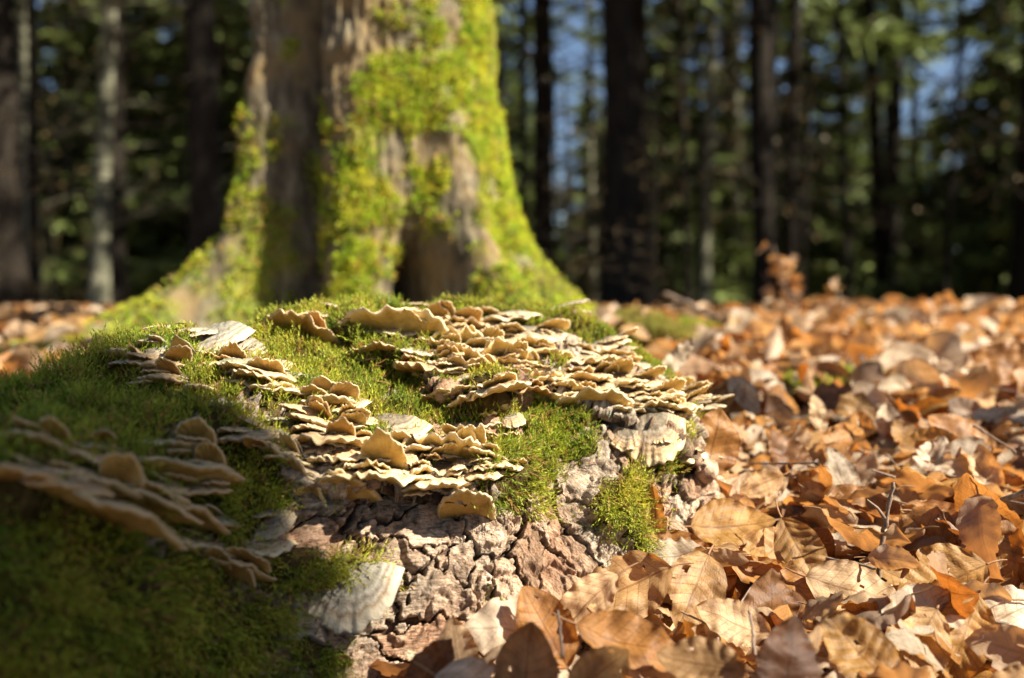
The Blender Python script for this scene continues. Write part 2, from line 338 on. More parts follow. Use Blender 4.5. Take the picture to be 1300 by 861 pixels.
# base sheet
nu, nv = 560, 330
uu = np.linspace(0, NC - 1.001, nu); vv = np.concatenate([np.linspace(0, 2.2, 30), np.linspace(2.23, NR - 1.001, nv - 30)])
U, V = np.meshgrid(uu, vv, indexing='ij'); P, n = S0n(U, V); n *= SG
M = mossmask(P); h, mm = H(U, V, P, M); h = h - .004 * (1 - mm) + .0012 * fbm(P * 120, 2) * (1 - mm)
PB = P + n * h[..., None]
tint = (1 - mm)[..., None] * np.array([1, 1, 1.]) + mm[..., None] * np.array([.9, 1.0, .45])
log_me = mesh('mossy_log', PB, gridF(nu, nv), cols=tint.reshape(-1, 3), mat=M_crev)
log = obj('mossy_log', log_me, label='mossy rotting log with cracked pinkish bark and bracket fungi in front of the tree', cat='log')
bF = gridF(nu, nv)[::1]; bvh = BVHTree.FromPolygons([tuple(p) for p in PB[::2, ::2].reshape(-1, 3)], [tuple(f) for f in gridF(len(PB[::2]), len(PB[0, ::2]))])
CAMV = Vector(EYE)
def hit(px, py):
    for k in range(0, 260, 4):
        r = bvh.ray_cast(CAMV, Vector(at(px, py + k, 1.0) - EYE).normalized())
        if r[0] is not None:
            return float((np.array(r[0]) - EYE) @ cF), np.array(r[1]), k
    return .9, np.array([0, -1, 0]), 0
_t = hit(500, 680); FLIP = 1.0 if Vector(_t[1]).dot(CAMV - Vector(at(500, 680, _t[0]))) > 0 else -1.0
# bark plates: solid pieces with torn layered edges, cut out of a finely sampled sheet
pu, pv = 900, 420
uu = np.linspace(3.2, 11.3, pu); vv = np.linspace(3.2, 7.7, pv)
U, V = np.meshgrid(uu, vv, indexing='ij'); P, n = S0n(U, V); n *= SG; px, py, _ = proj(P)
M = mossmask(P); h, mm = H(U, V, P, M)
gx = px / 1620; gy = py / 1620                          # metres across the face
_xs = np.linspace(100, 1000, 200); _sl = -.05 + 1.25 * smooth(540, 740, _xs); _f = np.cumsum(_sl) * (_xs[1] - _xs[0]); _a = np.cumsum(np.hypot(1, _sl * .8)) * (_xs[1] - _xs[0])
ly = (gy - np.interp(px, _xs, _f) / 1620) * .85; lx = np.interp(px, _xs, _a) / 1620 + .25 * gy * smooth(560, 740, px)   # fissures swing down to the right
wx = .36 * fbm(P * 30, 3); wy = .36 * fbm(P * 30 + 50, 3)
F1, F2, ida, idb = voronoi(lx / .066 + wx + 3, ly / .031 + wy + 5)
ed = (F2 - F1) * (.75 + 1.1 * np.clip(fbm(P * 20 + 90, 2) + .4, 0, 1.4)) + .10 * fbm(P * 160, 3)
G1, G2, ja, jb = voronoi(lx / .021 + 1.1 * wx + 13 + .25 * fbm(P * 90, 2), ly / .0095 + 1.1 * wy + 15); ed2 = G2 - G1 + .12 * fbm(P * 260, 2); cv2 = _cv[ja % 64, jb % 64]
cv = _cv[ida % 64, idb % 64]
plate = (ed > .05) & (mm < .75) & (cv[..., 3] > .03)
grain = .9 * (.35 - np.abs(perlin(np.stack([lx * 70, ly * 620 + 6 * cv[..., 1], 0 * lx], -1)))) + perlin(np.stack([lx * 160, ly * 1500, 0 * lx + 9], -1)) * .3
terr = fbm(np.stack([lx * 55, ly * 85, lx * 0 + 3], -1) + cv[..., :1] * 9, 4) * 4.2; tf = np.floor(terr); tz = tf + smooth(.88, 1, terr - tf)
K1, K2, ka, kb = voronoi(lx / .0085 + 1.6 * wx + .5 * fbm(P * 140, 2), ly / .0036 + 1.6 * wy + .5 * fbm(P * 140 + 9, 2)); cv3 = _cv[ka % 64, kb % 64]
hp = h + (.0020 + .0045 * cv[..., 2]) * smooth(.03, .08, ed) - .0016 * smooth(.07, .02, ed2) * (cv2[..., 2] > .45) + .0036 * (cv2[..., 0] - .5) + .0013 * (cv3[..., 0] - .5) + .0009 * grain + .0012 * (cv2[..., 1] - .5) * ((lx / .014) % 1 - .5)
hp = hp + (_cv[(ida + 7) % 64, idb % 64, 0] - .5) * .16 * (lx / .066 + wx + 3 - ida - .5) * .066 + (_cv[(ida + 9) % 64, idb % 64, 0] - .5) * .3 * (ly / .031 + wy + 5 - idb - .5) * .031
PT = P + n * hp[..., None]; PBo = P + n * (h - .006)[..., None]
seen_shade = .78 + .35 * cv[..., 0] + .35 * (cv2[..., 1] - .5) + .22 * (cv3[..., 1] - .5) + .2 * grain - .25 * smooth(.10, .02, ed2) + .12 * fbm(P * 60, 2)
ok = plate[:-1, :-1] & plate[1:, :-1] & plate[:-1, 1:] & plate[1:, 1:]
key = (ida % 997) * 1000 + (idb % 997); k4 = [key[:-1, :-1], key[1:, :-1], key[1:, 1:], key[:-1, 1:]]
ok &= (k4[0] == k4[1]) & (k4[0] == k4[2]) & (k4[0] == k4[3]) & (py[:-1, :-1] < 960)
fi, fj = np.nonzero(ok); fk = key[fi, fj]; order = np.argsort(fk, kind='stable'); fi, fj, fk = fi[order], fj[order], fk[order]
cuts = np.nonzero(np.diff(fk))[0] + 1; groups = np.split(np.arange(len(fk)), cuts); groups.sort(key=len, reverse=True)
VT = PT.reshape(-1, 3); VB = PBo.reshape(-1, 3); LU = np.stack([lx, ly], -1).reshape(-1, 2); CT = seen_shade.reshape(-1)
def plate_mesh(g):
    a = fi[g] * pv + fj[g]; q = np.stack([a, a + pv, a + pv + 1, a + 1], -1)
    if SG < 0: pass
    used, inv = np.unique(q, return_inverse=True); inv = inv.reshape(q.shape)
    e = np.concatenate([inv[:, [0, 1]], inv[:, [1, 2]], inv[:, [2, 3]], inv[:, [3, 0]]]); m_ = len(used)
    code = e[:, 0] * m_ + e[:, 1]; rev = e[:, 1] * m_ + e[:, 0]; bd = e[~np.isin(code, rev)]
    nb = np.unique(bd); mp = np.full(m_, -1); mp[nb] = m_ + np.arange(len(nb))
    Vv = np.concatenate([VT[used], VB[used[nb]]]); side = np.stack([bd[:, 1], bd[:, 0], mp[bd[:, 0]], mp[bd[:, 1]]], -1)
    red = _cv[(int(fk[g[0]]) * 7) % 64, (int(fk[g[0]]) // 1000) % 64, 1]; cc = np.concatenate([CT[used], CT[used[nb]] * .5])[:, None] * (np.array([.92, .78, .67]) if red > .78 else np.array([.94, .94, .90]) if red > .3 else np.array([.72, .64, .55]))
    return Vv, np.concatenate([inv, side]), cc, np.concatenate([LU[used], LU[used[nb]]])
rest = []
for i, g in enumerate(groups):
    if len(g) < 12: continue
    Vv, Fq, cc, uvs = plate_mesh(g)
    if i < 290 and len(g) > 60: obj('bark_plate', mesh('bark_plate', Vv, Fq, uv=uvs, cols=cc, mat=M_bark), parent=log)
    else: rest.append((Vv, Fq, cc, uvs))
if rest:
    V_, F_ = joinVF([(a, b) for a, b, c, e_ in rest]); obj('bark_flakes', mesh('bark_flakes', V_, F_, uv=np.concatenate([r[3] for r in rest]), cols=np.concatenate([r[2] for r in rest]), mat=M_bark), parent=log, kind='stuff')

def simple(name, c, rough=.85, s=60, var=.3, spec=.2, bd=.001):
    m, N, Lk, out = newmat(name); n = noise_n(N, Lk, s, 5, .65, geo_pos(N))
    cc = ramp_out(N, Lk, n.outputs[0], [(.3, tuple(v * (1 - var) for v in c)), (.7, tuple(v * (1 + var) for v in c))])
    finish(N, Lk, out, cc, n.outputs[0], rough, spec=spec, bdist=bd); return m
M_twigs = simple('dead_needles', (.26, .13, .06))
# ------------------------------------------------------------------ moss sprigs
def sprigs(P, D, L, K, spread, ll, lw, C, bend=.3, seed=1):
    """P base points, D directions, L lengths: each sprig carries K narrow pointed leaflets along a bent stem."""
    r = np.random.default_rng(seed); Nn = len(P); k = (np.arange(K) + .5) / K
    B = r.normal(size=(Nn, 3)); B -= (B * D).sum(1)[:, None] * D; B /= np.linalg.norm(B, axis=1)[:, None]; B2 = np.cross(D, B)
    base = P[:, None] + D[:, None] * (L[:, None] * k)[..., None] + B[:, None] * (bend * L[:, None] * k ** 2)[..., None]
    ph = k * K * 2.4 + r.random((Nn, 1)) * 6.28
    rad = B[:, None] * np.cos(ph)[..., None] + B2[:, None] * np.sin(ph)[..., None]; sp = spread * (1.15 - .75 * k)[None, :, None]
    dr = D[:, None] * (1 - .3 * sp) + rad * sp + B[:, None] * (bend * 1.2 * k)[None, :, None]; dr /= np.linalg.norm(dr, axis=-1)[..., None]
    sd = np.cross(dr, rad); sd /= np.linalg.norm(sd, axis=-1)[..., None] + 1e-9
    s = ll * (1.1 - .45 * k)[None, :, None] * (.7 + .6 * r.random((Nn, K, 1)))
    v0 = base - sd * lw - dr * s * .15; v1 = base + sd * lw - dr * s * .15; v2 = base + dr * s
    Vv = np.stack([v0, v1, v2], 2).reshape(-1, 3)
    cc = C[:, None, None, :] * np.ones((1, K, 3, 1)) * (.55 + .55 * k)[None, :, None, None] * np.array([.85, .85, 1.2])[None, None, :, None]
    return Vv, np.arange(len(Vv)).reshape(-1, 3), cc.reshape(-1, 3)
def moss_col(P, sunny=0, r=None):
    f = np.clip(.5 + .55 * fbm(P * 22, 3), 0, 1)[:, None]; g = np.clip(.5 + .7 * fbm(P * 60 + 30, 2), 0, 1)[:, None]
    c = (1 - f) * np.array([.12, .20, .018]) + f * np.array([.34, .33, .035])
    b = r.random(len(P))[:, None]; c = np.where(b < .10 + .15 * (g > .75), np.array([.30, .19, .05]), c)
    return c * (.85 + .65 * r.random((len(P), 1))) * np.array([1.15, 1.08, 1])
Ns = 150000; r_ = np.random.default_rng(11)
u = r_.random(Ns) * (NC - 2) + .5; v = 1.2 + r_.random(Ns) * (NR - 2.4); P, n = S0n(u, v); n *= SG
e = .02; da = np.linalg.norm(np.cross(S0(u + e, v) - S0(u - e, v), S0(u, v + e) - S0(u, v - e)), axis=1) / (4 * e * e)
px, py, zz = proj(P); M = mossmask(P); h, mm = H(u, v, P, M)
w = da * np.clip((np.maximum(M, backness(v)) - .12) * 2.2, 0, 1) * np.where(v < 2.6, .35, 1) * np.where(px < 0, .5, 1) * np.where((px < -150) | (py > 900), .15, 1) * (zz > .2)
w *= 1 + .5 * (zz > .75)
keep = r_.random(Ns) < w / np.percentile(w, 93); P = P[keep] + n[keep] * (h[keep] - .001)[:, None]; n = n[keep]; px, py = px[keep], py[keep]; M = M[keep]
print('moss sprigs', len(P))
fl = np.stack([fbm(P * 30 + 3, 2), fbm(P * 30 + 77, 2), fbm(P * 30 + 140, 2)], 1)
fea = smooth(560, 640, py) * .9 + .1 * (r_.random(len(P)))       # lower, shaggier hanging fronds
D = n * (.8 - .3 * fea[:, None]) + np.array([0, 0, .55]) * (1 - 1.7 * fea[:, None]) + fl * (.55 + .5 * fea[:, None]) + .28 * r_.normal(size=P.shape); D /= np.linalg.norm(D, axis=1)[:, None]
Lg = (.6 + .9 * np.clip(.5 + fbm(P * 33 + 60, 2), 0, 1)) * (.0075 + .0065 * r_.random(len(P))) * (1 + .75 * fea) * (.6 + .5 * np.clip(M, 0, 1)); C = moss_col(P, r=r_)
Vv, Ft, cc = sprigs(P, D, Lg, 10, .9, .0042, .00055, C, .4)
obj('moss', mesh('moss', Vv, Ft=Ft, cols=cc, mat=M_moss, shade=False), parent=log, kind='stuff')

ni = r_.choice(len(P), 420); VV = []
for i in ni:
    a = r_.normal(size=3); a -= n[i] * (a @ n[i]) * .8; a /= np.linalg.norm(a); c0 = P[i] + n[i] * r_.uniform(.005, .011); VV.append(tube(np.array([c0 - a * .007, c0 + n[i] * .001, c0 + a * .007]), [.0004, .0005, .0003], 3))
V_, F_ = joinVF(VV); obj('fallen_needles', mesh('fallen_needles', V_, F_, mat=M_twigs), kind='stuff', label='brown spruce needles scattered over the moss of the log', cat='needles')

# ------------------------------------------------------------------ bracket fungi
def fungus_meshes(w, L, seed, ruf, thick, droop):
    r = np.random.default_rng(seed); nt, nr = 56, 15
    th = np.linspace(-1.72, 1.72, nt)[:, None]; q = np.concatenate([np.linspace(0, .8, nr - 5), [.87, .92, .96, .985, 1.0]])[None, :]
    k = np.array([r.uniform(-1, 1) for _ in range(6)]); tt = th * 1.0
    wav = lambda f, p, x: perlin(np.stack([x * f + p, 0 * x + seed * 3.7, 0 * x + .3], -1))
    sc = .5 * (1 + np.cos(np.clip(th, -1.6, 1.6) * 2)); edge = 1 + .13 * wav(1.6, 0, th) + .08 * wav(4.5, 20, th) + .035 * wav(13, 40, th)
    qq = q * (1 + (edge - 1) * q)
    x = (w / 2) * np.sin(th) * (.35 + .65 * q) * (.9 + .1 * edge) * (.85 + .15 * q); y = L * (qq * np.where(np.cos(th) > 0, np.abs(np.cos(th)) ** .62, np.maximum(np.cos(th), -.12)))
    z = ruf * w * q ** 2.2 * (.34 * wav(1.9, 60, th) + .34 * wav(5.0, 80, th) * q + .13 * wav(12, 90, th) * q ** 3) - droop * L * q ** 2 + .0 * x
    z = z + .02 * w * wav(2.0, 110, th + q * 2.0) 
    ridg = .00035 * np.sin(q * 46 + 2.0 * wav(1.5, 5, th)) * smooth(.1, .4, q)
    t = thick * (1.15 * (1 - q) ** .8 + .42) ; t = t * (1 - smooth(.93, 1.03, q) * .6)
    zt = z + ridg + t * .35; zb = z - t * .65
    x = x + 0 * z; y = y + 0 * z
    top = np.stack([x, y, zt], -1); bot = np.stack([x, y, zb], -1)
    ro = np.stack([x[:, -1] * (1 + thick * .35 / (w / 2)), y[:, -1] + thick * .35 * np.maximum(np.cos(th[:, 0]), 0), (zt[:, -1] + zb[:, -1]) / 2], -1)[:, None]
    capV = np.concatenate([top, ro, bot[:, -1:], bot[:, -2:-1]], 1); nrc = capV.shape[1]
    cr_ = np.concatenate([q[0], [1.0, .99, .96]])[None, :] * np.ones((nt, 1)) 
    F = gridF(nt, nrc)[:, ::-1]; Fb = gridF(nt, nr - 1)
    bv = bot[:, :nr - 1].copy()
    return capV.reshape(-1, 3), F, cr_.ravel(), bv.reshape(-1, 3), Fb, (q[:, :nr - 1] * np.ones((nt, 1))).ravel()
STY = {'c': (.05, .03, 0), 'p': (.4, .05, 0), 'g': (.95, .35, .35), 'a': (.85, .9, 0), 'b': (.15, .1, .25), 'o': (0, 0, .45), 'z': (.95, .3, .1)}
GRP = 'bracket fungi growing on the mossy log'
# x, y of the rim, width (px), tilt (deg, + = rim raised), turn (deg), projection (cm), style, label
FU = [
 (232,416,80,5,10,3.2,'g','largest weathered grey-white bracket at the upper left end of the log crest'),
 (142,436,46,48,-25,3.0,'o','brown upturned ear-like bracket at the far left of the crest'),
 (176,447,32,-8,0,2.2,'g','small pale knob bracket between the brown ear and the grey-white bracket'),
 (252,430,98,12,5,3.0,'b','dark ruffled bracket directly under the grey-white crest bracket'),
 (262,443,76,8,8,3.2,'o','thin ochre shelf under the dark ruffled crest bracket'),
 (214,474,80,-5,-8,3.8,'a','grey-green sloping bracket with dark band at upper left'),
 (282,466,42,-8,0,2.6,'g','small blue-grey bracket behind the long brown-rimmed shelf'),
 (300,480,100,12,0,4.0,'b','long brown-rimmed shelf under the bright moss, upper left'),
 (320,464,66,24,10,3.0,'c','tan bracket with raised rim next to the bright moss edge'),
 (338,482,52,30,20,3.2,'b','dark drooping bracket at the right end of the brown-rimmed shelf'),
 (362,391,64,44,-10,3.4,'o','lone ochre upturned bracket standing on the moss crest before the trunk'),
 (401,397,30,5,10,2.0,'p','small pale bracket right of the lone upturned ochre one'),
 (432,399,40,-8,-15,2.4,'g','small grey bracket at the left root of the big crest bracket'),
 (492,388,112,44,-4,4.6,'c','biggest crest bracket with broad yellow underside above the moss'),
 (506,401,34,6,0,3.2,'c','small round rim overlapping the biggest crest bracket, upper one'),
 (524,413,42,4,4,3.0,'c','flat cream disc hanging over the yellow underside of the biggest crest bracket'),
 (540,389,66,18,5,3.0,'c','cream wavy bracket right of the biggest crest bracket'),
 (560,403,58,30,8,3.2,'o','golden bracket under the wavy cream one on the crest'),
 (590,399,50,32,10,2.8,'o','golden-brown crinkled bracket on the crest before the dark hollow'),
 (578,416,66,38,4,3.4,'c','frilled cream bracket below the golden-brown crinkled one'),
 (560,430,50,34,-8,3.2,'c','frilled bracket at the left of the second tier on the crest'),
 (592,434,56,40,4,3.4,'c','frilled bracket in the middle of the second tier on the crest'),
 (588,448,66,42,0,3.2,'o','ochre bracket with hanging underside over the dark cavity'),
 (518,459,42,20,-20,2.6,'o','small crinkled ochre bracket over the dark cavity by the moss'),
 (548,456,36,14,0,2.4,'c','little frilled bracket above the central pair in the moss'),
 (552,467,52,-2,-6,3.0,'p','thin pinkish cream shelf left of the central cluster'),
 (577,476,62,4,0,3.2,'p','pinkish cream shelf on top of the central cluster'),
 (562,490,44,30,-10,3.0,'o','dark-bottomed bracket at the lower left of the central cluster'),
 (604,492,60,24,6,3.4,'c','bright cream bracket at the lower right of the central cluster'),
 (620,482,38,10,12,2.8,'c','small cream bracket at the right edge of the central cluster'),
 (640,399,66,2,0,3.0,'p','white lumpy bracket on the crest right of the dark hollow'),
 (706,399,74,-4,12,3.4,'g','topmost long pale grey shelf on the crest at right'),
 (612,414,44,24,0,2.8,'o','golden crinkled bracket under the white lumpy one'),
 (665,423,80,-4,0,3.6,'p','broad cream shelf below the white lumpy bracket'),
 (632,431,56,38,-5,3.4,'c','bracket with orange-tan underside left of the broad cream shelf'),
 (714,430,50,-8,14,3.6,'c','thick cream-edged bracket sloping right below the topmost grey shelf'),
 (690,440,66,14,4,3.4,'c','wavy cream bracket in the middle of the right arc'),
 (656,452,64,20,-4,3.4,'c','wavy cream bracket at the left of the right arc, over an ochre underside'),
 (622,450,52,20,-8,2.8,'c','wavy cream bracket left of the arc, behind the central cluster'),
 (640,466,60,34,0,3.0,'o','ochre bracket half hidden under the arc, right of the central cluster'),
 (690,468,44,46,0,3.0,'o','brown cup-like bracket under the middle of the right arc'),
 (750,450,80,4,6,3.4,'p','long straight cream shelf on the right arc beside the grey knob'),
 (780,436,46,-2,12,2.8,'p','small pale bracket standing out behind the long straight shelf'),
 (802,459,56,4,14,3.2,'c','cream bracket extending the long straight shelf to the right'),
 (735,470,64,24,0,3.4,'o','tan bracket under the long straight shelf'),
 (704,494,46,38,-12,3.0,'c','lowest left bracket of the arc, pointing into the dark gap over the bark'),
 (790,480,66,14,8,3.4,'c','cream wavy bracket above the widest ochre underside'),
 (748,490,84,44,-4,4.2,'c','wide bracket with spotted ochre underside hanging over the bark'),
 (797,500,84,46,4,4.4,'c','widest ochre bracket above the big drooping cream bracket'),
 (826,474,44,-10,10,2.8,'a','grey-green weathered bracket behind the right end of the arc'),
 (866,487,64,10,14,3.2,'c','uppermost layered rim at the right end of the arc'),
 (858,496,66,6,12,3.6,'p','second layered rim at the right end of the arc'),
 (850,506,66,24,6,3.8,'c','third layered rim at the right end, with ochre underside'),
 (874,517,50,14,14,3.4,'c','narrow cream bracket under the layered rims at right'),
 (868,536,52,-14,14,3.6,'p','short thick cream bracket above the orange leaf'),
 (830,578,52,-38,-10,3.9,'o','big drooping bright cream bracket at the right of the bark'),
 (882,572,40,-6,14,3.0,'c','small yellow-cream bracket right of the big drooping one'),
 (896,592,42,-10,16,3.0,'c','lowest small bracket at the right end of the log'),
 (914,512,30,14,24,2.6,'p','pale tip bracket sticking out at the extreme right of the arc'),
 (402,497,50,34,0,3.2,'b','brown rounded bracket standing in the moss left of centre'),
 (431,515,44,0,8,3.0,'p','pinkish flat bracket right of the brown rounded one'),
 (383,520,42,32,-8,3.4,'o','tan bracket below left of the brown rounded one'),
 (406,533,52,14,0,3.2,'c','tan wavy bracket just above the lower cluster'),
 (336,536,52,8,-8,3.2,'a','green-grey bracket with mossy top left of centre'),
 (288,551,40,8,-10,2.8,'o','small tan bracket between the left shaded shelves and the lower cluster'),
 (317,553,52,6,-4,3.2,'o','thin tan shelf beneath the green-grey bracket'),
 (353,560,52,50,-6,4.4,'c','fan-shaped ochre bracket showing its underside at the left of the lower cluster'),
 (388,549,78,18,0,3.6,'o','long tan shelf above the dark small brackets'),
 (412,562,56,-2,0,2.8,'a','dark old bracket inside the lower cluster'),
 (445,554,36,22,6,2.6,'b','small rounded brown bracket in the moss above the lower cluster'),
 (402,576,66,10,-6,3.6,'c','cream-rimmed shelf at the left of the lower cluster'),
 (398,592,66,38,-8,4.2,'c','lower left shelf of the lower cluster with tan underside'),
 (446,592,106,26,-2,4.6,'c','longest frilled shelf along the bottom of the lower cluster'),
 (560,545,92,42,0,4.2,'c','large fan with curled frilled rim at the top right of the lower cluster'),
 (616,536,44,10,12,2.8,'c','small frilled bracket right of the large curled fan'),
 (484,558,34,0,-6,2.6,'p','small pale bracket left of the large curled fan'),
 (520,561,48,24,0,3.2,'p','folded cream bracket below left of the large curled fan'),
 (558,573,48,8,0,3.2,'c','tan bracket tucked under the large curled fan'),
 (613,574,72,-8,8,4.2,'a','pale yellow-green topped bracket at the right of the lower cluster'),
 (640,585,46,6,14,3.4,'c','thin cream-edged bracket at the right tip of the lower cluster'),
 (614,596,46,14,8,3.6,'c','small tan bracket under the yellow-green topped one'),
 (464,579,54,10,-4,3.2,'p','knobbly pinkish bracket in the middle of the lower cluster'),
 (500,592,66,24,0,4.0,'c','frilled orange-tan shelf in the middle of the lower cluster'),
 (568,592,48,12,0,3.6,'p','grey-topped bracket with frilled edge above the lowest fan'),
 (545,604,66,22,-2,4.2,'c','thick cream-edged shelf over the bark shadow'),
 (592,613,50,40,4,4.2,'c','lowest round tan fan of the lower cluster'),
 (14,541,58,14,-5,3.0,'b','blurred brown bracket at the left frame edge above the long shelf'),
 (76,560,52,-14,8,3.0,'a','greenish leaning bracket in the shade at left'),
 (176,549,104,12,0,3.4,'b','long brown shaded shelf at the top of the left group'),
 (210,544,40,-8,0,2.8,'g','blue-grey bracket in the shade, left of its twin'),
 (246,553,44,-6,6,2.8,'g','blue-grey bracket at the right end of the shaded shelf'),
 (172,574,132,22,0,4.0,'b','wide brown shelf in the middle of the shaded left group'),
 (242,580,60,14,8,3.4,'b','short brown shelf at the right of the shaded left group'),
 (66,606,150,28,-4,5.0,'b','widest brown shelf of the shaded left group, cut by the frame'),
 (136,612,92,32,2,4.6,'b','brown wavy shelf right of the widest shaded one'),
 (206,622,80,28,8,4.2,'b','brown folded bracket at the lower right of the shaded left group'),
 (182,676,70,18,-4,3.4,'b','brown shaded bracket lower left, below the main left group'),
 (246,656,46,-10,4,2.8,'a','small grey-green bracket in the moss of the front face'),
 (238,681,50,8,0,3.0,'b','little tan shaded bracket beside the grey-green one'),
 (252,698,92,22,0,3.8,'b','long shelf low on the shaded front face'),
 (312,690,64,10,10,3.6,'c','orange-rimmed bracket at the right end of the low shelf'),
 (330,673,36,-12,6,2.6,'g','grey tipped-down bracket on top of the low orange-rimmed one'),
 (426,786,84,-42,-8,3.7,'z','single zoned grey bracket hanging low on the bark by the moss'),
]
fr = np.random.default_rng(5)
for n_, xr, yf_, wr, lab, stys in ((32, (470, 895), lambda x, f: np.interp(x, [470, 560, 640, 740, 820, 895], [404, 420, 424, 440, 476, 505]) * (1 - f) + np.interp(x, [470, 560, 640, 740, 820, 895], [428, 486, 488, 500, 522, 560]) * f, (44, 78), 'small overlapping cream bracket filling the rows of the right arc', 'ccpco'),
                                   (15, (320, 640), lambda x, f: 548 * (1 - f) + 606 * f, (44, 74), 'small overlapping tan bracket filling the lower cluster', 'cocpb'),
                                   (15, (125, 350), lambda x, f: np.interp(x, [125, 250, 350], [452, 436, 470]) * (1 - f) + np.interp(x, [125, 250, 350], [478, 500, 504]) * f, (34, 70), 'small weathered bracket filling the upper left cluster', 'gbabo'),
                                   (10, (-20, 235), lambda x, f: 560 * (1 - f) + 628 * f, (50, 90), 'small brown bracket filling the shaded left group', 'bbo')):
    for k in range(n_):
        x = fr.uniform(*xr); FU.append((x, float(yf_(x, fr.random())), fr.uniform(*wr), fr.choice([-20, -8, 4, 10, 18, 32]), fr.uniform(-14, 18), fr.uniform(2.7, 3.7), stys[fr.integers(len(stys))], lab))
for i, (x, y, wpx, tilt, turn, Lc, sty, lab) in enumerate(FU):
    hy = y + (8 if tilt > 0 else -6)
    d, nn, k = hit(x, hy); lft = x < 262 and y > 530; L = (.8 if lft else 1.0) * Lc / 100 * (1.45 if tilt > -30 else 1.2); tilt = (tilt * .85 if tilt > 36 else tilt * .5 + 3) if tilt > 0 else tilt + 3
    if lft: tilt = tilt * .6 + 20
    if k > 4: d = d + .012
    yaw = R(turn) + math.atan2(x - 650, FX) * .5
    out = Vector((math.sin(yaw) * math.cos(R(tilt)), -math.cos(yaw) * math.cos(R(tilt)), math.sin(R(tilt))))
    dr = d - .3 * L
    for f_ in np.linspace(.3, 1.8, 31):                 # as far out as the foot still sits in the log
        b_ = Vector(at(x, y, d - f_ * L)) - out * L * .92; q_ = bvh.find_nearest(b_)
        if (b_ - q_[0]).dot(q_[1] * FLIP) > -.0015: break
        dr = d - f_ * L
    if tilt < -30: dr = min(dr, d - (1.2 if x > 700 else .72) * L)
    w = wpx / FX * dr * (1.28 if 'filling' in lab else 1.45)
    rim = at(x, y, dr)
    base = Vector(rim) - out * L
    up = Vector((rng.normal() * .12, 0, 1)); side = out.cross(up).normalized(); up = side.cross(out)
    Mx = Matrix((side, out, up)).transposed().to_4x4(); Mx.translation = base
    ruf = .17 if sty in 'co' else .13
    if 'frill' in lab or 'crink' in lab: ruf = .24
    cv_, cf, crr, pv_, pf, prr = fungus_meshes(w, L, i + 1, ruf, .0052 + .0014 * rng.random() + (.0018 if 'thick' in lab or 'big' in lab else 0), .10 if tilt > 0 else .18)
    o = obj('bracket_fungus', mesh('bracket_cap', cv_, cf, attrs={'rad': crr}, mat=M_cap), M=Mx, label=lab, cat='fungus', group=GRP if 'filling' not in lab else lab.replace('small', 'small').replace('bracket', 'brackets'))
    c = STY[sty]; o.color = (*[min(1, max(0, a + .12 * rng.normal() * (a > 0 or j == 0))) for j, a in enumerate(c)], 1)
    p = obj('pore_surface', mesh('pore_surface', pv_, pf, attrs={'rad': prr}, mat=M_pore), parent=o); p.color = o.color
    nl_ = 0 if 'disc' in lab or 'single' in lab or w < .018 else int(rng.integers(1, 4) if w > .03 else rng.integers(0, 3))
    for q in range(nl_):                                 # smaller lobes fused onto the same bracket
        lw = w * rng.uniform(.32, .55); ll = L * rng.uniform(.45, .75); sx_ = rng.uniform(-.42, .42) * w
        cv_, cf, crr, pv_, pf, prr = fungus_meshes(lw, ll, i * 7 + q + 300, ruf * 1.2, .0026, .12)
        Ml = Matrix.Translation((sx_, L * rng.uniform(.18, .42), rng.uniform(.001, .006) * (1 if rng.random() < .75 else -1.6))) @ Matrix.Rotation(-sx_ / w * 1.0, 4, 'Z') @ Matrix.Rotation(rng.uniform(-.1, .45), 4, 'X')
        lo = obj('lobe', mesh('lobe', cv_, cf, attrs={'rad': crr}, mat=M_cap), parent=o, M=Ml); lo.color = o.color
        lp = obj('pore_surface', mesh('pore_surface', pv_, pf, attrs={'rad': prr}, mat=M_pore), parent=lo); lp.color = o.color

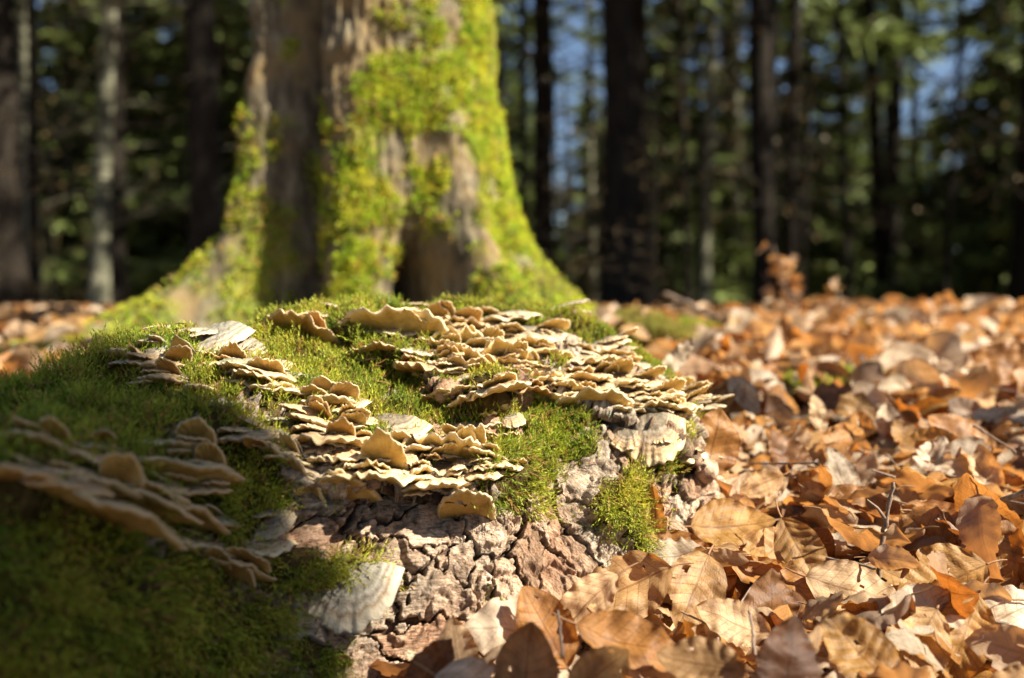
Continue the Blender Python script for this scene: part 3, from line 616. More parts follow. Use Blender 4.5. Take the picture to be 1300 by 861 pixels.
# ------------------------------------------------------------------ beech leaves
def leaf_geo(seed, nu_=11, nv_=17, fold=.2, kx=4., ky=6., twist=0., corr=.0012, crink=.003, L=.07, W=.046):
    u = np.linspace(-1, 1, nu_)[None, :]; v = np.linspace(0, 1, nv_)[:, None]
    wv = (np.sin(math.pi * v ** .88) ** .72) * (1 + .035 * perlin(np.stack([v * 11, 0 * v + seed, 0 * v], -1)) + .022 * perlin(np.stack([v * 27 + 0 * u, 0 * v + seed + np.sign(u) * 5, 0 * v + .5 * np.sign(u)], -1)))
    x = (v - .5) * L + 0 * u; y = u * wv * W / 2
    ve = v - .16 * np.abs(u); z = np.abs(y) * fold + corr * np.cos(2 * math.pi * 9 * ve + math.pi) * np.minimum(1, np.abs(u) * 3) * wv
    z = z + crink * fbm(np.stack([x * 45, y * 45, 0 * x + seed * 5.1], -1), 2) + crink * 1.3 * np.abs(u) ** 3 * perlin(np.stack([v * 9 + 0 * u, np.sign(u) * 3 + 0 * v, 0 * x + seed], -1))
    def bend(a, z, k):
        if abs(k) < 1e-3: return a, z
        th = a * k; return np.sin(th) * (1 / k - z), (1 - np.cos(th)) / k + z * np.cos(th)
    y, z = bend(y, z, ky); x2, z = bend(x, z, kx); t = twist * x / L; y, z = y * np.cos(t) - z * np.sin(t), y * np.sin(t) + z * np.cos(t)
    Vv = np.stack([x2, y, z], -1); uv = np.stack([u + 0 * v, v + 0 * u], -1)
    pet0 = Vv[0, nu_ // 2]; F = gridF(nv_, nu_); uvf = uv.reshape(-1, 2)
    if nv_ > 12:                                        # insect holes, chewed margins and tears
        rr = np.random.default_rng(seed * 13 + 5); c = uvf[F].mean(1); keep = np.ones(len(F), bool)
        for _ in range(rr.integers(0, 3)):
            e_ = rr.random() < .6; cu = rr.choice([-1, 1]) * (rr.uniform(.85, 1.05) if e_ else rr.uniform(.15, .8)); cvv = rr.uniform(.15, .9); ra = rr.uniform(.06, .2) if e_ else rr.uniform(.05, .14)
            keep &= ((c[:, 0] - cu) / ra) ** 2 + ((c[:, 1] - cvv) / (ra * .45)) ** 2 > 1
        F = F[keep]
    return Vv.reshape(-1, 3), F, uvf, pet0
lr = np.random.default_rng(21)
def rand_leaf(seed, nu_, nv_, r=lr):
    return leaf_geo(seed, nu_, nv_, fold=r.uniform(-.1, .5), kx=r.normal() * 12, ky=r.normal() * 22, twist=r.normal() * .7, corr=abs(r.normal()) * .0003, crink=r.uniform(.002, .007),
                    L=r.uniform(.056, .076), W=r.uniform(.036, .050))
LEAFM = []
for s in range(22):
    Vv, F, uv, p0 = rand_leaf(s, 15, 33); me = mesh('beech_leaf', Vv, F, uv=uv, mat=M_leaf)
    a = lr.normal() * .5; pts = [p0 + np.array([-t * .014, t * t * .003 * a, -t * t * .003]) for t in np.linspace(0, 1, 5)]
    tv, tf = tube(pts, np.linspace(.0008, .0006, 5), 5); LEAFM.append((me, mesh('petiole', tv, tf, mat=M_petiole)))
LC = {'cream': (.62, .44, .25), 'tan': (.48, .30, .13), 'gold': (.44, .25, .075), 'orange': (.40, .20, .06), 'brown': (.25, .125, .05), 'dark': (.12, .055, .025), 'grey': (.46, .385, .28), 'white': (.70, .58, .42)}
def place_leaf(pos, tip, nrm, me, colr, scale, label, group):
    Mx = frame(tip, nrm).to_4x4(); Mx.translation = Vector(pos); Mx = Mx @ Matrix.Scale(scale, 4)
    o = obj('beech_leaf', me[0], M=Mx, label=label, cat='leaf', group=group); v = rng.uniform(.88, 1.12)
    o.color = (*[c * v for c in colr], 1); obj('petiole', me[1], parent=o); return o
def img_pose(lean, az, tipang):                          # lean 0 = lying, 90 = standing and facing the camera side; az turns it; tipang as seen
    N = Vector((math.sin(R(lean)) * math.sin(R(az)), -math.sin(R(lean)) * math.cos(R(az)), math.cos(R(lean))))
    T = Vector((math.cos(R(tipang)), 0, math.sin(R(tipang)))) if lean > 35 else Vector((math.cos(R(tipang)), math.sin(R(tipang)), 0))
    T = T - N * T.dot(N); return T, N
HG = 'fallen beech leaves right of the log'
# x, y, distance, length cm, width/length, lean, az, tip angle, curl along, curl across, fold, colour, label
HL = [
 (906,562,.90,6.4,.80,78,10,75,3,-5,.05,'orange','glowing orange rounded leaf standing under the right end of the fungi'),
 (832,652,.80,4.8,.42,82,-10,95,4,30,.5,'tan','narrow folded tan leaf standing against the right end of the bark'),
 (930,668,.85,7.6,.66,46,5,8,5,8,.1,'gold','broad golden orange leaf lying right of the log end'),
 (972,706,.82,6.8,.60,58,25,215,-6,6,.35,'tan','veined light brown leaf below the broad golden one'),
 (1020,708,.80,7.4,.50,60,-25,-62,4,-8,.3,'gold','veined brown leaf pointing down, right half of the folded pair'),
 (988,738,.77,8.0,.38,56,0,-24,6,12,.2,'orange','long orange leaf edge curving below the folded pair'),
 (853,706,.78,5.6,.55,38,0,190,8,-8,.1,'grey','grey ashen leaf beside the moss tuft at the log base'),
 (790,748,.72,8.0,.62,50,-12,205,14,-10,.1,'tan','large pale tan curled leaf leaning against the log base'),
 (742,770,.69,6.5,.5,58,-20,230,-6,14,.2,'cream','cream curled leaf edge touching the bark foot'),
 (882,748,.72,6.6,.66,55,8,245,-8,8,.1,'tan','tan crumpled leaf in front of the ashen leaf'),
 (978,778,.72,6.4,.66,66,12,80,4,-6,.15,'brown','brown orange leaf standing below the long orange edge'),
 (930,790,.69,5.4,.6,50,0,150,10,10,.1,'cream','cream crumpled leaf low in the middle of the litter'),
 (1086,752,.75,7.4,.62,50,-6,-28,-5,6,.05,'cream','crinkled cream leaf near the upright twig'),
 (1196,742,.76,7.6,.78,64,-6,205,4,9,-.1,'gold','big golden leaf with bold veins at lower right'),
 (1266,700,.80,6.6,.66,66,-10,-82,-5,-5,.2,'gold','golden leaf hanging stalk-up at the right edge'),
 (1212,664,.84,8.2,.40,50,-18,-28,6,18,.3,'orange','dark red-brown boat-shaped leaf above the big veined one'),
 (1162,822,.66,6.8,.64,52,8,235,6,8,-.1,'tan','pale golden veined leaf at the bottom right'),
 (1222,812,.68,7.0,.56,58,-14,250,-8,12,.2,'gold','amber leaf between the pale veined leaf and the white one'),
 (1272,785,.69,7.6,.60,48,-8,30,-6,4,.1,'white','bright whitish leaf underside at the right edge'),
 (1232,762,.70,6.0,.40,42,0,15,5,8,.2,'grey','greyish leaf lying across the big veined leaf'),
 (800,818,.62,7.2,.52,50,10,-20,5,10,.2,'orange','out-of-focus orange brown leaf near the bottom middle'),
 (692,796,.655,6.0,.66,72,-5,120,4,14,.15,'orange','orange leaf standing at the foot of the bark'),
 (668,850,.57,5.4,.70,62,10,80,5,6,.1,'orange','nearest orange leaf at the bottom edge left of centre'),
 (580,830,.63,4.6,.62,60,0,100,20,16,.2,'cream','small curled cream leaf under the bark at the bottom'),
 (548,852,.60,4.6,.6,60,-20,60,8,8,.2,'brown','brown leaf tip at the bottom edge left of the curled cream leaf'),
 (1000,846,.57,6.0,.60,60,5,75,4,6,.1,'dark','dark shaded leaf nearest the camera at the bottom'),
 (890,842,.59,5.4,.58,50,-14,160,8,8,.1,'tan','blurred tan leaf at the bottom centre right'),
 (760,856,.58,4.8,.58,56,14,40,8,-10,.1,'gold','blurred golden leaf at the bottom centre'),
 (1092,830,.62,6.6,.60,54,-8,120,10,8,.1,'gold','golden leaf low between the dark and the pale veined leaf'),
 (1183,588,.98,6.2,.62,58,-20,68,6,14,.2,'white','whitish curled leaf upright in the middle distance'),
 (1285,468,1.35,10.5,.75,68,-10,160,4,4,0,'orange','dark orange leaf standing at the right edge in the middle distance'),
 (1222,560,1.08,9.0,.62,58,10,140,5,6,.1,'orange','broad dark orange leaf behind the whitish curled one'),
 (1150,545,1.15,7.6,.6,66,-10,100,5,8,.1,'brown','deep brown leaf standing left of the broad dark orange one'),
 (946,502,1.25,6.4,.5,62,-15,-60,6,12,.2,'white','pale upright leaf just right of the fungus arc'),
 (1038,528,1.15,5.0,.45,72,0,-80,6,18,.2,'cream','small cream leaf hanging in the middle distance'),
 (1066,602,.95,5.6,.60,55,8,100,10,20,.2,'grey','grey cupped leaf behind the orange boat-shaped leaf'),
 (1085,640,.90,8.4,.42,48,10,170,6,16,.2,'orange','red-orange boat-shaped leaf above the upright twig'),
 (968,622,.93,5.4,.6,50,-6,30,10,8,.1,'cream','light tan leaf right of the lowest bracket'),
 (858,458,1.15,6.8,.36,66,-20,55,4,12,.2,'white','cream sliver of leaf poking up behind the fungi'),
 (1000,580,1.0,6.4,.62,60,0,120,8,8,.1,'brown','brown leaf in the shadow right of the glowing orange one'),
 (1060,570,1.02,6.4,.62,60,20,60,8,8,.1,'orange','rust-coloured leaf in the shadowed dip of the litter'),
 (1105,690,.84,6.6,.5,40,20,15,10,8,.1,'dark','dark leaf lying behind the upright twig'),
 (845,600,.88,3.0,.4,60,0,-70,6,18,.2,'brown','tiny brown leaf scrap hanging below the small bracket'),
 (884,715,.80,7.0,.5,60,0,-50,6,18,.2,'orange','orange leaf rim between the ashen leaf and the broad golden one'),
]
for i, (x, y, d, Lc, wl_, lean, az, ta, kx, ky, fo, cn, lab) in enumerate(HL):
    L = Lc / 100; Vv, F, uv, p0 = leaf_geo(100 + i, 19, 41, fo, kx, ky, rng.normal() * .35, .0007 if 'vein' in lab else .0002, .0042, L, L * wl_)
    pts = [p0 + np.array([-t * .016, t * t * .003, -t * t * .002]) for t in np.linspace(0, 1, 5)]; tv, tf = tube(pts, np.linspace(.0009, .0006, 5), 5)
    T, Nn = img_pose(lean, az, ta); place_leaf(at(x, y, d), T, Nn, (mesh('beech_leaf', Vv, F, uv=uv, mat=M_leaf), mesh('petiole', tv, tf, mat=M_petiole)), LC[cn], 1.0, lab, HG)
# near litter: individuals on top, a joined under-layer below
def inside_log(x, y, z, pad=.0):
    r = bvh.find_nearest(Vector((x, y, z))); 
    if r[0] is None: return False
    q = Vector((x, y, z)) - r[0]; nn = r[1] * FLIP
    return q.dot(nn) < pad and q.length < .25
def rpose(r, tl):
    a = r.uniform(0, 6.283); t = abs(r.normal()) * tl; b = r.uniform(0, 6.283)
    N = Vector((math.sin(t) * math.cos(b), math.sin(t) * math.sin(b), math.cos(t))); T = Vector((math.cos(a), math.sin(a), 0)); T = T - N * T.dot(N)
    if r.random() < .35: N = -N
    return T.normalized(), N, t
cn2 = ['cream', 'cream', 'tan', 'tan', 'tan', 'gold', 'gold', 'orange', 'brown', 'grey', 'white', 'white', 'cream']
cnames = ['cream', 'cream', 'tan', 'tan', 'tan', 'gold', 'gold', 'orange', 'brown', 'grey', 'white']
CL = {'cream': 'curled cream beech leaf lying loose in the litter beside the log', 'tan': 'plain tan beech leaf lying loose in the litter beside the log', 'gold': 'golden brown beech leaf lying loose in the litter beside the log',
      'orange': 'orange beech leaf lying loose in the litter beside the log', 'brown': 'dark brown beech leaf lying loose in the litter beside the log', 'grey': 'faded grey beech leaf lying loose in the litter beside the log', 'white': 'bleached whitish beech leaf lying loose in the litter beside the log'}
cnt = 0; tries = 0
while cnt < 250 and tries < 6000:
    tries += 1; y = .56 + 1.0 * lr.random() ** 1.2; x = lr.uniform(-.04, .56 * y + .12)
    z = float(gz(x, y)) + lr.uniform(.002, .036)
    if inside_log(x, y, z, .012) or (x < .14 and y > .78 and y < 1.2): continue
    T, N, t = rpose(lr, 1.0); cn = cnames[lr.integers(len(cnames))]
    place_leaf((x, y, z + .5 * math.sin(t) * .03), T, N, LEAFM[lr.integers(22)], LC[cn], lr.uniform(.62, 1.1), CL[cn], cn + ' beech leaves in the litter beside the log'); cnt += 1
def litter(name, Npts, xf, yf, zoff, tilt, nu_, nv_, parentless=True, nshape=24, seed=5, size=1.0, bright=1.1):
    r = np.random.default_rng(seed); shp = [rand_leaf(300 + seed * 40 + k, nu_, nv_, r) for k in range(nshape)]; y = yf(r, Npts); x = xf(r, y); z = gz(x, y) + zoff(r, Npts)
    ok = np.ones(Npts, bool)
    for i in np.nonzero(y < 1.35)[0]: ok[i] = not inside_log(x[i], y[i], z[i], .006)
    x, y, z = x[ok], y[ok], z[ok]; n_ = len(x); VV = []; FF = []; UU = []; CC = []; RR = []; o = 0; names = list(LC)
    tr = np.array([(x_ + .27) ** 2 + (y_ - 2.15) ** 2 > .22 ** 2 for x_, y_ in zip(x, y)])
    for i in range(n_):
        if not tr[i]: continue
        Vv, F, uv, _ = shp[r.integers(nshape)]; T, N, t = rpose(r, tilt); Rm = np.array(frame(T, N)); c = np.array(LC[cn2[r.integers(len(cn2))]]) * r.uniform(.8, 1.15) * bright
        VV.append((Vv * size * r.uniform(.6, 1.15)) @ Rm.T + [x[i], y[i], z[i] + .012 * math.sin(t)]); FF.append(F + o); UU.append(uv); o += len(Vv)
        CC.append(np.broadcast_to(c, Vv.shape)); RR.append(np.full(len(Vv), r.random()))
    return obj(name, mesh(name, np.concatenate(VV), np.concatenate(FF), uv=np.concatenate(UU), cols=np.concatenate(CC), attrs={'rnd': np.concatenate(RR)}, mat=M_leafs), kind='stuff', label='thick carpet of fallen beech leaves covering the forest floor', cat='leaf litter')
litter('leaf_litter', 1900, lambda r, y: r.uniform(-.45, 1, len(y)) * (.56 * y + .2), lambda r, n: .5 + 1.1 * r.random(n), lambda r, n: r.uniform(-.018, .004, n), .5, 9, 13, seed=5)
litter('leaf_litter', 4200, lambda r, y: r.uniform(-1, 1, len(y)) * (.56 * y + .7), lambda r, n: 1.25 + 2.6 * r.random(n) ** 1.1, lambda r, n: r.uniform(-.012, .036, n), 1.0, 5, 9, seed=6, size=1.2)
litter('leaf_litter', 17000, lambda r, y: r.uniform(-1, 1, len(y)) * (.56 * y + 2.5), lambda r, n: 3.6 + 14 * r.random(n) ** 1.2, lambda r, n: r.uniform(0, .03, n), .5, 3, 4, seed=8, size=1.15)

# ------------------------------------------------------------------ twigs
def twig(pts, r0, r1, label, side=()):
    pts = [np.array(p, float) for p in pts]; k = np.linspace(0, len(pts) - 1, len(pts) * 4); pts_ = np.stack([np.interp(k, range(len(pts)), [p[j] for p in pts]) for j in range(3)], -1)
    pts_ += rng.normal(size=pts_.shape) * r0 * .25; parts = [tube(pts_, np.linspace(r0, r1, len(pts_)) * (1 + .15 * rng.normal(size=len(pts_))), 7)]
    o = obj('twig', mesh('twig', *parts[0], mat=M_twig), label=label, cat='twig', group='dry twigs in the leaf litter')
    for sp in side:
        sv, sf = tube(np.array(sp), np.linspace(r1 * 1.1, r1 * .5, len(sp)), 6); obj('side_shoot', mesh('side_shoot', sv, sf, mat=M_twig), parent=o)
twig([at(1116, 733, .79), at(1119, 690, .79), at(1126, 650, .785), at(1134, 612, .78)], .0022, .0014, 'upright forked grey twig standing in the litter at right', [[at(1123, 658, .785), at(1114, 645, .78), at(1100, 634, .775)]])
twig([at(1038, 708, .80), at(1080, 714, .77), at(1110, 722, .75)], .0014, .0010, 'thin pale stalk lying left of the upright twig')
twig([at(1060, 735, .76), at(1100, 716, .78), at(1140, 702, .79)], .0013, .0008, 'thin brown twig crossing behind the foot of the upright one')
twig([at(1245, 641, .86), at(1275, 634, .84), at(1330, 612, .82)], .0025, .0020, 'brown stick entering from the right edge')
twig([at(1236, 540, 1.0), at(1262, 556, .99), at(1290, 575, .97)], .0016, .0010, 'curved pale stalk in front of the broad dark orange leaf')
twig([at(1014, 540, 1.1), at(1010, 565, 1.08), at(1020, 590, 1.05)], .0014, .0010, 'short leaf stalk standing in the shadowed dip')
twig([at(846, 374, 2.5), at(880, 390, 2.4), at(925, 410, 2.25)], .008, .006, 'blurred fallen branch right of the tree foot')
twig([at(958, 830, .62), at(956, 800, .63), at(950, 775, .64)], .0012, .0009, 'leaf stalk sticking up near the bottom centre')
twig([at(715, 835, .60), at(712, 805, .61), at(708, 775, .615)], .0012, .0008, 'leaf stalk sticking up before the bark foot')

for k in range(26):
    y = lr.uniform(.6, 1.5); x = lr.uniform(.08, .54 * y); z = float(gz(x, y)) + lr.uniform(.022, .04)
    if inside_log(x, y, z, .02): continue
    a = lr.uniform(0, 3.14); L = lr.uniform(.02, .06); d_ = np.array([math.cos(a), math.sin(a), lr.uniform(-.2, .5)]); c0 = np.array([x, y, z]); b_ = np.array([-d_[1], d_[0], 0]) * L * lr.uniform(-.3, .3)
    pts = np.array([c0 - d_ * L, c0 + b_, c0 + d_ * L]); tv, tf = tube(pts, np.array([1, .9, .6]) * lr.uniform(.0007, .0018), 6)
    obj('twig', mesh('twig', tv, tf, mat=M_twig), label='short thin brown twig lying among the beech leaves', cat='twig', group='short twigs scattered in the litter')
# ------------------------------------------------------------------ the big tree
def mat_tree(name, c0, c1, c2, sx, bd=.01, lich=None):
    m, N, Lk, out = newmat(name); mp = N('Mapping'); Lk(geo_pos(N), mp.inputs[0]); mp.inputs['Scale'].default_value = (1, 1, .35)
    n = noise_n(N, Lk, sx, 7, .65, mp.outputs[0]); n2 = noise_n(N, Lk, sx * .2, 3, .6, geo_pos(N))
    c = ramp_out(N, Lk, n.outputs[0], [(.32, c0), (.5, c1), (.7, c2)])
    if lich: c = mixc(N, Lk, ramp_out(N, Lk, n2.outputs[0], [(.45, (0, 0, 0)), (.6, (.7, .7, .7))]), c, lich)
    if name == 'tree_bark': c = mixc(N, Lk, 1.0, c, N('Attribute', attribute_name='tint').outputs[0], 'MULTIPLY')
    finish(N, Lk, out, c, n.outputs[0], .9, spec=.15, bstr=.8, bdist=bd); return m
M_tree = mat_tree('tree_bark', (.045, .034, .022), (.13, .105, .065), (.27, .23, .15), 45, .008, (.25, .17, .075))
TC = np.array([-.27, 2.17])
def treeR(th, h):                                      # radius of the trunk at angle th, height h over the root collar
    def b(c, w): a = np.abs((th - R(c) + math.pi) % (2 * math.pi) - math.pi) / R(w); return np.exp(-a * a)
    r = .195 + .075 * b(176, 22) + .085 * b(206, 10) + .02 * b(262, 30) - .24 * b(226, 6.5) * (1 + .5 * np.exp(-np.maximum(h, -.1) / .2)) - .16 * np.exp(-np.maximum(h, -.1) / .2) * b(226, 10) + .015 * b(330, 30)
    hh = np.maximum(h, -.12)
    r = r + .20 * np.exp(-hh / .15) * b(-12, 24) + .05 * np.exp(-hh / .5) * b(-5, 40) + .29 * np.exp(-hh / .12) * b(197, 19) + .05 * np.exp(-hh / .22) * b(255, 17) + .25 * np.exp(-hh / .17) * b(312, 9.5) + .2 * np.exp(-hh / .14) * (b(60, 20) + b(120, 22))
    r = r - .40 * np.exp(-(np.maximum(h, 0) / .10) ** 2) * b(291, 8.5)
    return np.maximum(r, .03) * (1 - .035 * np.clip(h, 0, 8))
nt, nh = 640, 230
th = np.linspace(0, 2 * math.pi, nt, endpoint=False)[:, None]; hh = np.concatenate([np.linspace(-.15, .9, 150), np.linspace(.92, 9, nh - 150)])[None, :]
def treeP(th, h, disp=True):
    r = treeR(th, h); x = TC[0] + r * np.cos(th) - .02 * h * 0; y = TC[1] + r * np.sin(th); P = np.stack([x, y, .265 + h + 0 * x], -1)
    if disp:
        d = .010 * fbm(P * 9, 3) + .006 * fbm(P * np.array([40, 40, 22]), 3) + .006 * np.abs(fbm(P * np.array([55, 55, 7]), 2)); P[..., 0] += d * np.cos(th); P[..., 1] += d * np.sin(th)
    return P
def tbias(P):
    px, py, _ = proj(P)
    bias = .16 + .10 * np.exp(-((px - 540) / 110) ** 2 - ((py - 240) / 70) ** 2) + .75 * smooth(560, 640, px - .15 * (py - 100)) + .55 * np.exp(-((px - 455) / 55) ** 2 - ((py - 260) / 110) ** 2) + .5 * np.exp(-((px - 540) / 75) ** 2 - ((py - 110) / 95) ** 2) + .4 * smooth(380, 330, px) * smooth(120, 260, py) + .6 * smooth(560, 620, px) * smooth(330, 370, py) \
        - .8 * np.exp(-((px - 430) / 60) ** 2 - ((py - 40) / 80) ** 2) - .35 * np.exp(-((px - 505) / 32) ** 2 - ((py - 320) / 75) ** 2) - .5 * np.exp(-((px - 580) / 30) ** 2 - ((py - 250) / 50) ** 2) - 1.0 * np.exp(-((px - 565) / 38) ** 2 - ((py - 365) / 50) ** 2) - .5 * smooth(390, 300, px) * smooth(160, 60, py)
    return bias
TP = treeP(th + 0 * hh, hh + 0 * th)
tree = obj('old_tree', None, loc=(0, 0, 0), label='large fluted tree trunk with spreading roots covered in bright green moss', cat='tree')
tm = smooth(.05, .55, tbias(TP) + .75 * fbm(TP * 11, 4))[..., None]; obj('trunk', mesh('trunk', TP, gridF(nt, nh, True), cols=((1 - tm) * np.array([1, 1, 1.]) + tm * np.array([.95, 1.25, .4])).reshape(-1, 3), mat=M_tree), parent=tree)
Nm = 130000; a = r_.random(Nm) * 2 * math.pi; hm = r_.random(Nm) ** 1.2 * 1.3 - .08; P = treeP(a, hm); e = .01
tn = np.cross(treeP(a + e, hm, False) - treeP(a - e, hm, False), treeP(a, hm + e, False) - treeP(a, hm - e, False)); tn /= np.linalg.norm(tn, axis=1)[:, None]
px, py, _ = proj(P)
mk = tbias(P) + .75 * fbm(P * 11, 4) + .35 * fbm(P * 32 + 3, 3)
kp = (r_.random(Nm) < np.clip((mk - .25) * 2.6, 0, 1)); P = P[kp]; tn = tn[kp]
D = tn + .45 * r_.normal(size=P.shape) + [0, 0, .15]; D /= np.linalg.norm(D, axis=1)[:, None]; C = moss_col(P, r=r_) * np.array([1.5, 1.62, 1.2])
C = np.where((r_.random(len(P)) < .05 + .35 * smooth(.1, .5, fbm(P * 7 + 40, 3)))[:, None], np.array([.40, .30, .12]) * (.7 + .5 * r_.random((len(P), 1))), C)
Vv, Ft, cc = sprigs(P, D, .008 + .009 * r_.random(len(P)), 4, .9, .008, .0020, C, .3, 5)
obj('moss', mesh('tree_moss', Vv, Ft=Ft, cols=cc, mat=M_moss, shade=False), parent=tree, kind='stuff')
print('tree moss', len(P))
# moss cushions on the ground between the litter
for (cx, cy, rx, ry, hgt, nn_, lab) in [(.47, 1.43, .07, .09, .012, 1600, 'small green moss cushion among the sunlit leaves right of the log'), (.27, 1.95, .09, .10, .018, 2600, 'olive brown moss mound beside the right root of the tree'),
                                   (.36, 2.3, .12, .16, .02, 2200, 'green moss patch behind the fungi at the leaf edge'), (-.72, 1.9, .16, .35, .012, 5200, 'moss strip on the ground at the left root of the tree'), (-.50, 1.25, .2, .2, .02, 5200, 'moss cushion on the ground just behind the left end of the log')]:
    a = r_.random(nn_) * 6.28; q = np.sqrt(r_.random(nn_)); x = cx + rx * q * np.cos(a); y = cy + ry * q * np.sin(a); z = gz(x, y) + hgt * (1 - q ** 2) + .018
    P = np.stack([x, y, z], -1); D = np.array([0, 0, 1.]) + .5 * r_.normal(size=P.shape); D /= np.linalg.norm(D, axis=1)[:, None]; C = moss_col(P, r=r_)
    if 'olive' in lab: C = C * .5 + np.array([.14, .10, .03])
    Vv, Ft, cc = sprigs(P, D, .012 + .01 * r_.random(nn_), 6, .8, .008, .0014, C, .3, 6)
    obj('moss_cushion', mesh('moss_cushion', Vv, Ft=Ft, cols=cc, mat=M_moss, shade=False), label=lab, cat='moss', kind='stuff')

# ------------------------------------------------------------------ beech sapling with withered leaves
def sapling(px, py0, d, top, label, nl=26, spread=30):
    root = obj('sapling', None, loc=tuple(at(px, py0, d)), label=label, cat='sapling', group='withered saplings behind the litter')
    base = at(px, py0, d); stems = []; lv = []; r = np.random.default_rng(int(px))
    for k in range(4):
        tx = px + r.uniform(-spread, spread); ty = top + r.uniform(0, 40) if k else top
        pts = np.array([base, base * .6 + at(tx, ty, d) * .4 + r.normal(size=3) * .015, at(tx, ty, d + r.uniform(-.1, .1))]) - base
        kk = np.linspace(0, 2, 9); p2 = np.stack([np.interp(kk, [0, 1, 2], pts[:, j]) for j in range(3)], -1); tv, tf = tube(p2, np.linspace(.004, .0015, 9), 6)
        obj('stem', mesh('stem', tv, tf, mat=M_twig), parent=root)
        for q in range(nl // 4): lv.append(p2[r.integers(1, 9)] + r.normal(size=3) * .02)
    for p in lv:
        T, N, _ = rpose(r, 1.0); Mx = frame(T, N).to_4x4(); Mx.translation = Vector(p); Mx = Mx @ Matrix.Scale(.85, 4)
        o = obj('leaf', LEAFM[r.integers(22)][0], parent=root, M=Mx); o.color = (*LC[['cream', 'tan', 'orange', 'gold'][r.integers(4)]], 1)
sapling(1003, 400, 3.0, 312, 'withered beech sapling with tan leaves rising from the litter edge', 40, 34)
sapling(1066, 400, 3.4, 368, 'low thin sapling with one pale leaf right of the taller sapling', 8, 10)
sapling(1040, 405, 2.8, 372, 'short leafy shoot between the two saplings', 20, 30)

# ------------------------------------------------------------------ the forest
M_dark = mat_tree('shade_dark_bark', (.008, .006, .004), (.016, .012, .008), (.03, .023, .016), 14, .03)  # trunks stand in forest shade; that shade is put into this bark colour
M_pale = mat_tree('pale_bark', (.08, .08, .05), (.17, .165, .11), (.28, .26, .18), 14, .02)
def trunk_geo(H_, r0, r1, seed, n=12, m=14):
    r = np.random.default_rng(seed); z = np.linspace(-.3, H_, m); wob = np.cumsum(r.normal(size=(m, 2)) * .012 * H_ / m, 0); pts = np.column_stack([wob[:, 0] - wob[2, 0], wob[:, 1] - wob[2, 1], z])
    rad = r0 + (r1 - r0) * (z / H_).clip(0, 1); rad = rad + r0 * .5 * np.exp(-np.maximum(z + .1, 0) / .18); return tube(pts, rad, n), pts
def crown_geo(H_, z0, pts, seed, nb, ln, dens):
    r = np.random.default_rng(seed); A = []; Cc = []; br = []
    for k in range(nb):
        z = z0 + (H_ - z0) * (k + r.random()) / nb; f = (H_ - z) / (H_ - z0); L = ln * (.25 + .75 * f) * r.uniform(.6, 1.15); a = r.uniform(0, 6.283)
        c = np.array([np.interp(z, pts[:, 2], pts[:, 0]), np.interp(z, pts[:, 2], pts[:, 1]), z]); dr = np.array([math.cos(a), math.sin(a), 0]); sd = np.array([-dr[1], dr[0], 0])
        s = np.linspace(0, 1, 5); bp = c + dr * (s * L)[:, None] + np.array([0, 0, 1]) * (-.35 * L * s ** 1.3 + .12 * L * s ** 4)[:, None]; br.append(tube(bp, np.linspace(.02, .004, 5) * (L / 1.5), 3))
        nq = int(dens * L * 16); t = r.random(nq) ** .7; c0 = c + dr * (t * L)[:, None] + np.array([0, 0, 1]) * (-.35 * L * t ** 1.3 + .12 * L * t ** 4)[:, None]
        sg = np.sign(r.random(nq) - .5); ll = L * (.16 + .16 * (1 - t)) * r.uniform(.5, 1.3, nq)
        d2 = sd * sg[:, None] * .75 + dr * .5 + np.array([0, 0, -1]) * r.uniform(.0, .8, nq)[:, None] + .2 * r.normal(size=(nq, 3)); d2 /= np.linalg.norm(d2, axis=1)[:, None]
        wv = np.cross(d2, r.normal(size=(nq, 3))); wv /= np.linalg.norm(wv, axis=1)[:, None]; wd = (.018 + .02 * r.random(nq))[:, None] * (1 + ll[:, None])
        A.append(np.stack([c0 - wv * wd, c0 + wv * wd, c0 + d2 * ll[:, None] + wv * wd * .4, c0 + d2 * ll[:, None] - wv * wd * .4], 1).reshape(-1, 3))
        g = np.array([.155, .20, .055]) * (1 - .4 * (1 - t))[:, None] * r.uniform(.6, 1.5, nq)[:, None] + np.array([.03, .02, 0]) * r.random(nq)[:, None]; Cc.append(np.repeat(g, 4, 0))
    V_ = np.concatenate(A); return V_, np.arange(len(V_)).reshape(-1, 4), np.concatenate(Cc), joinVF(br)
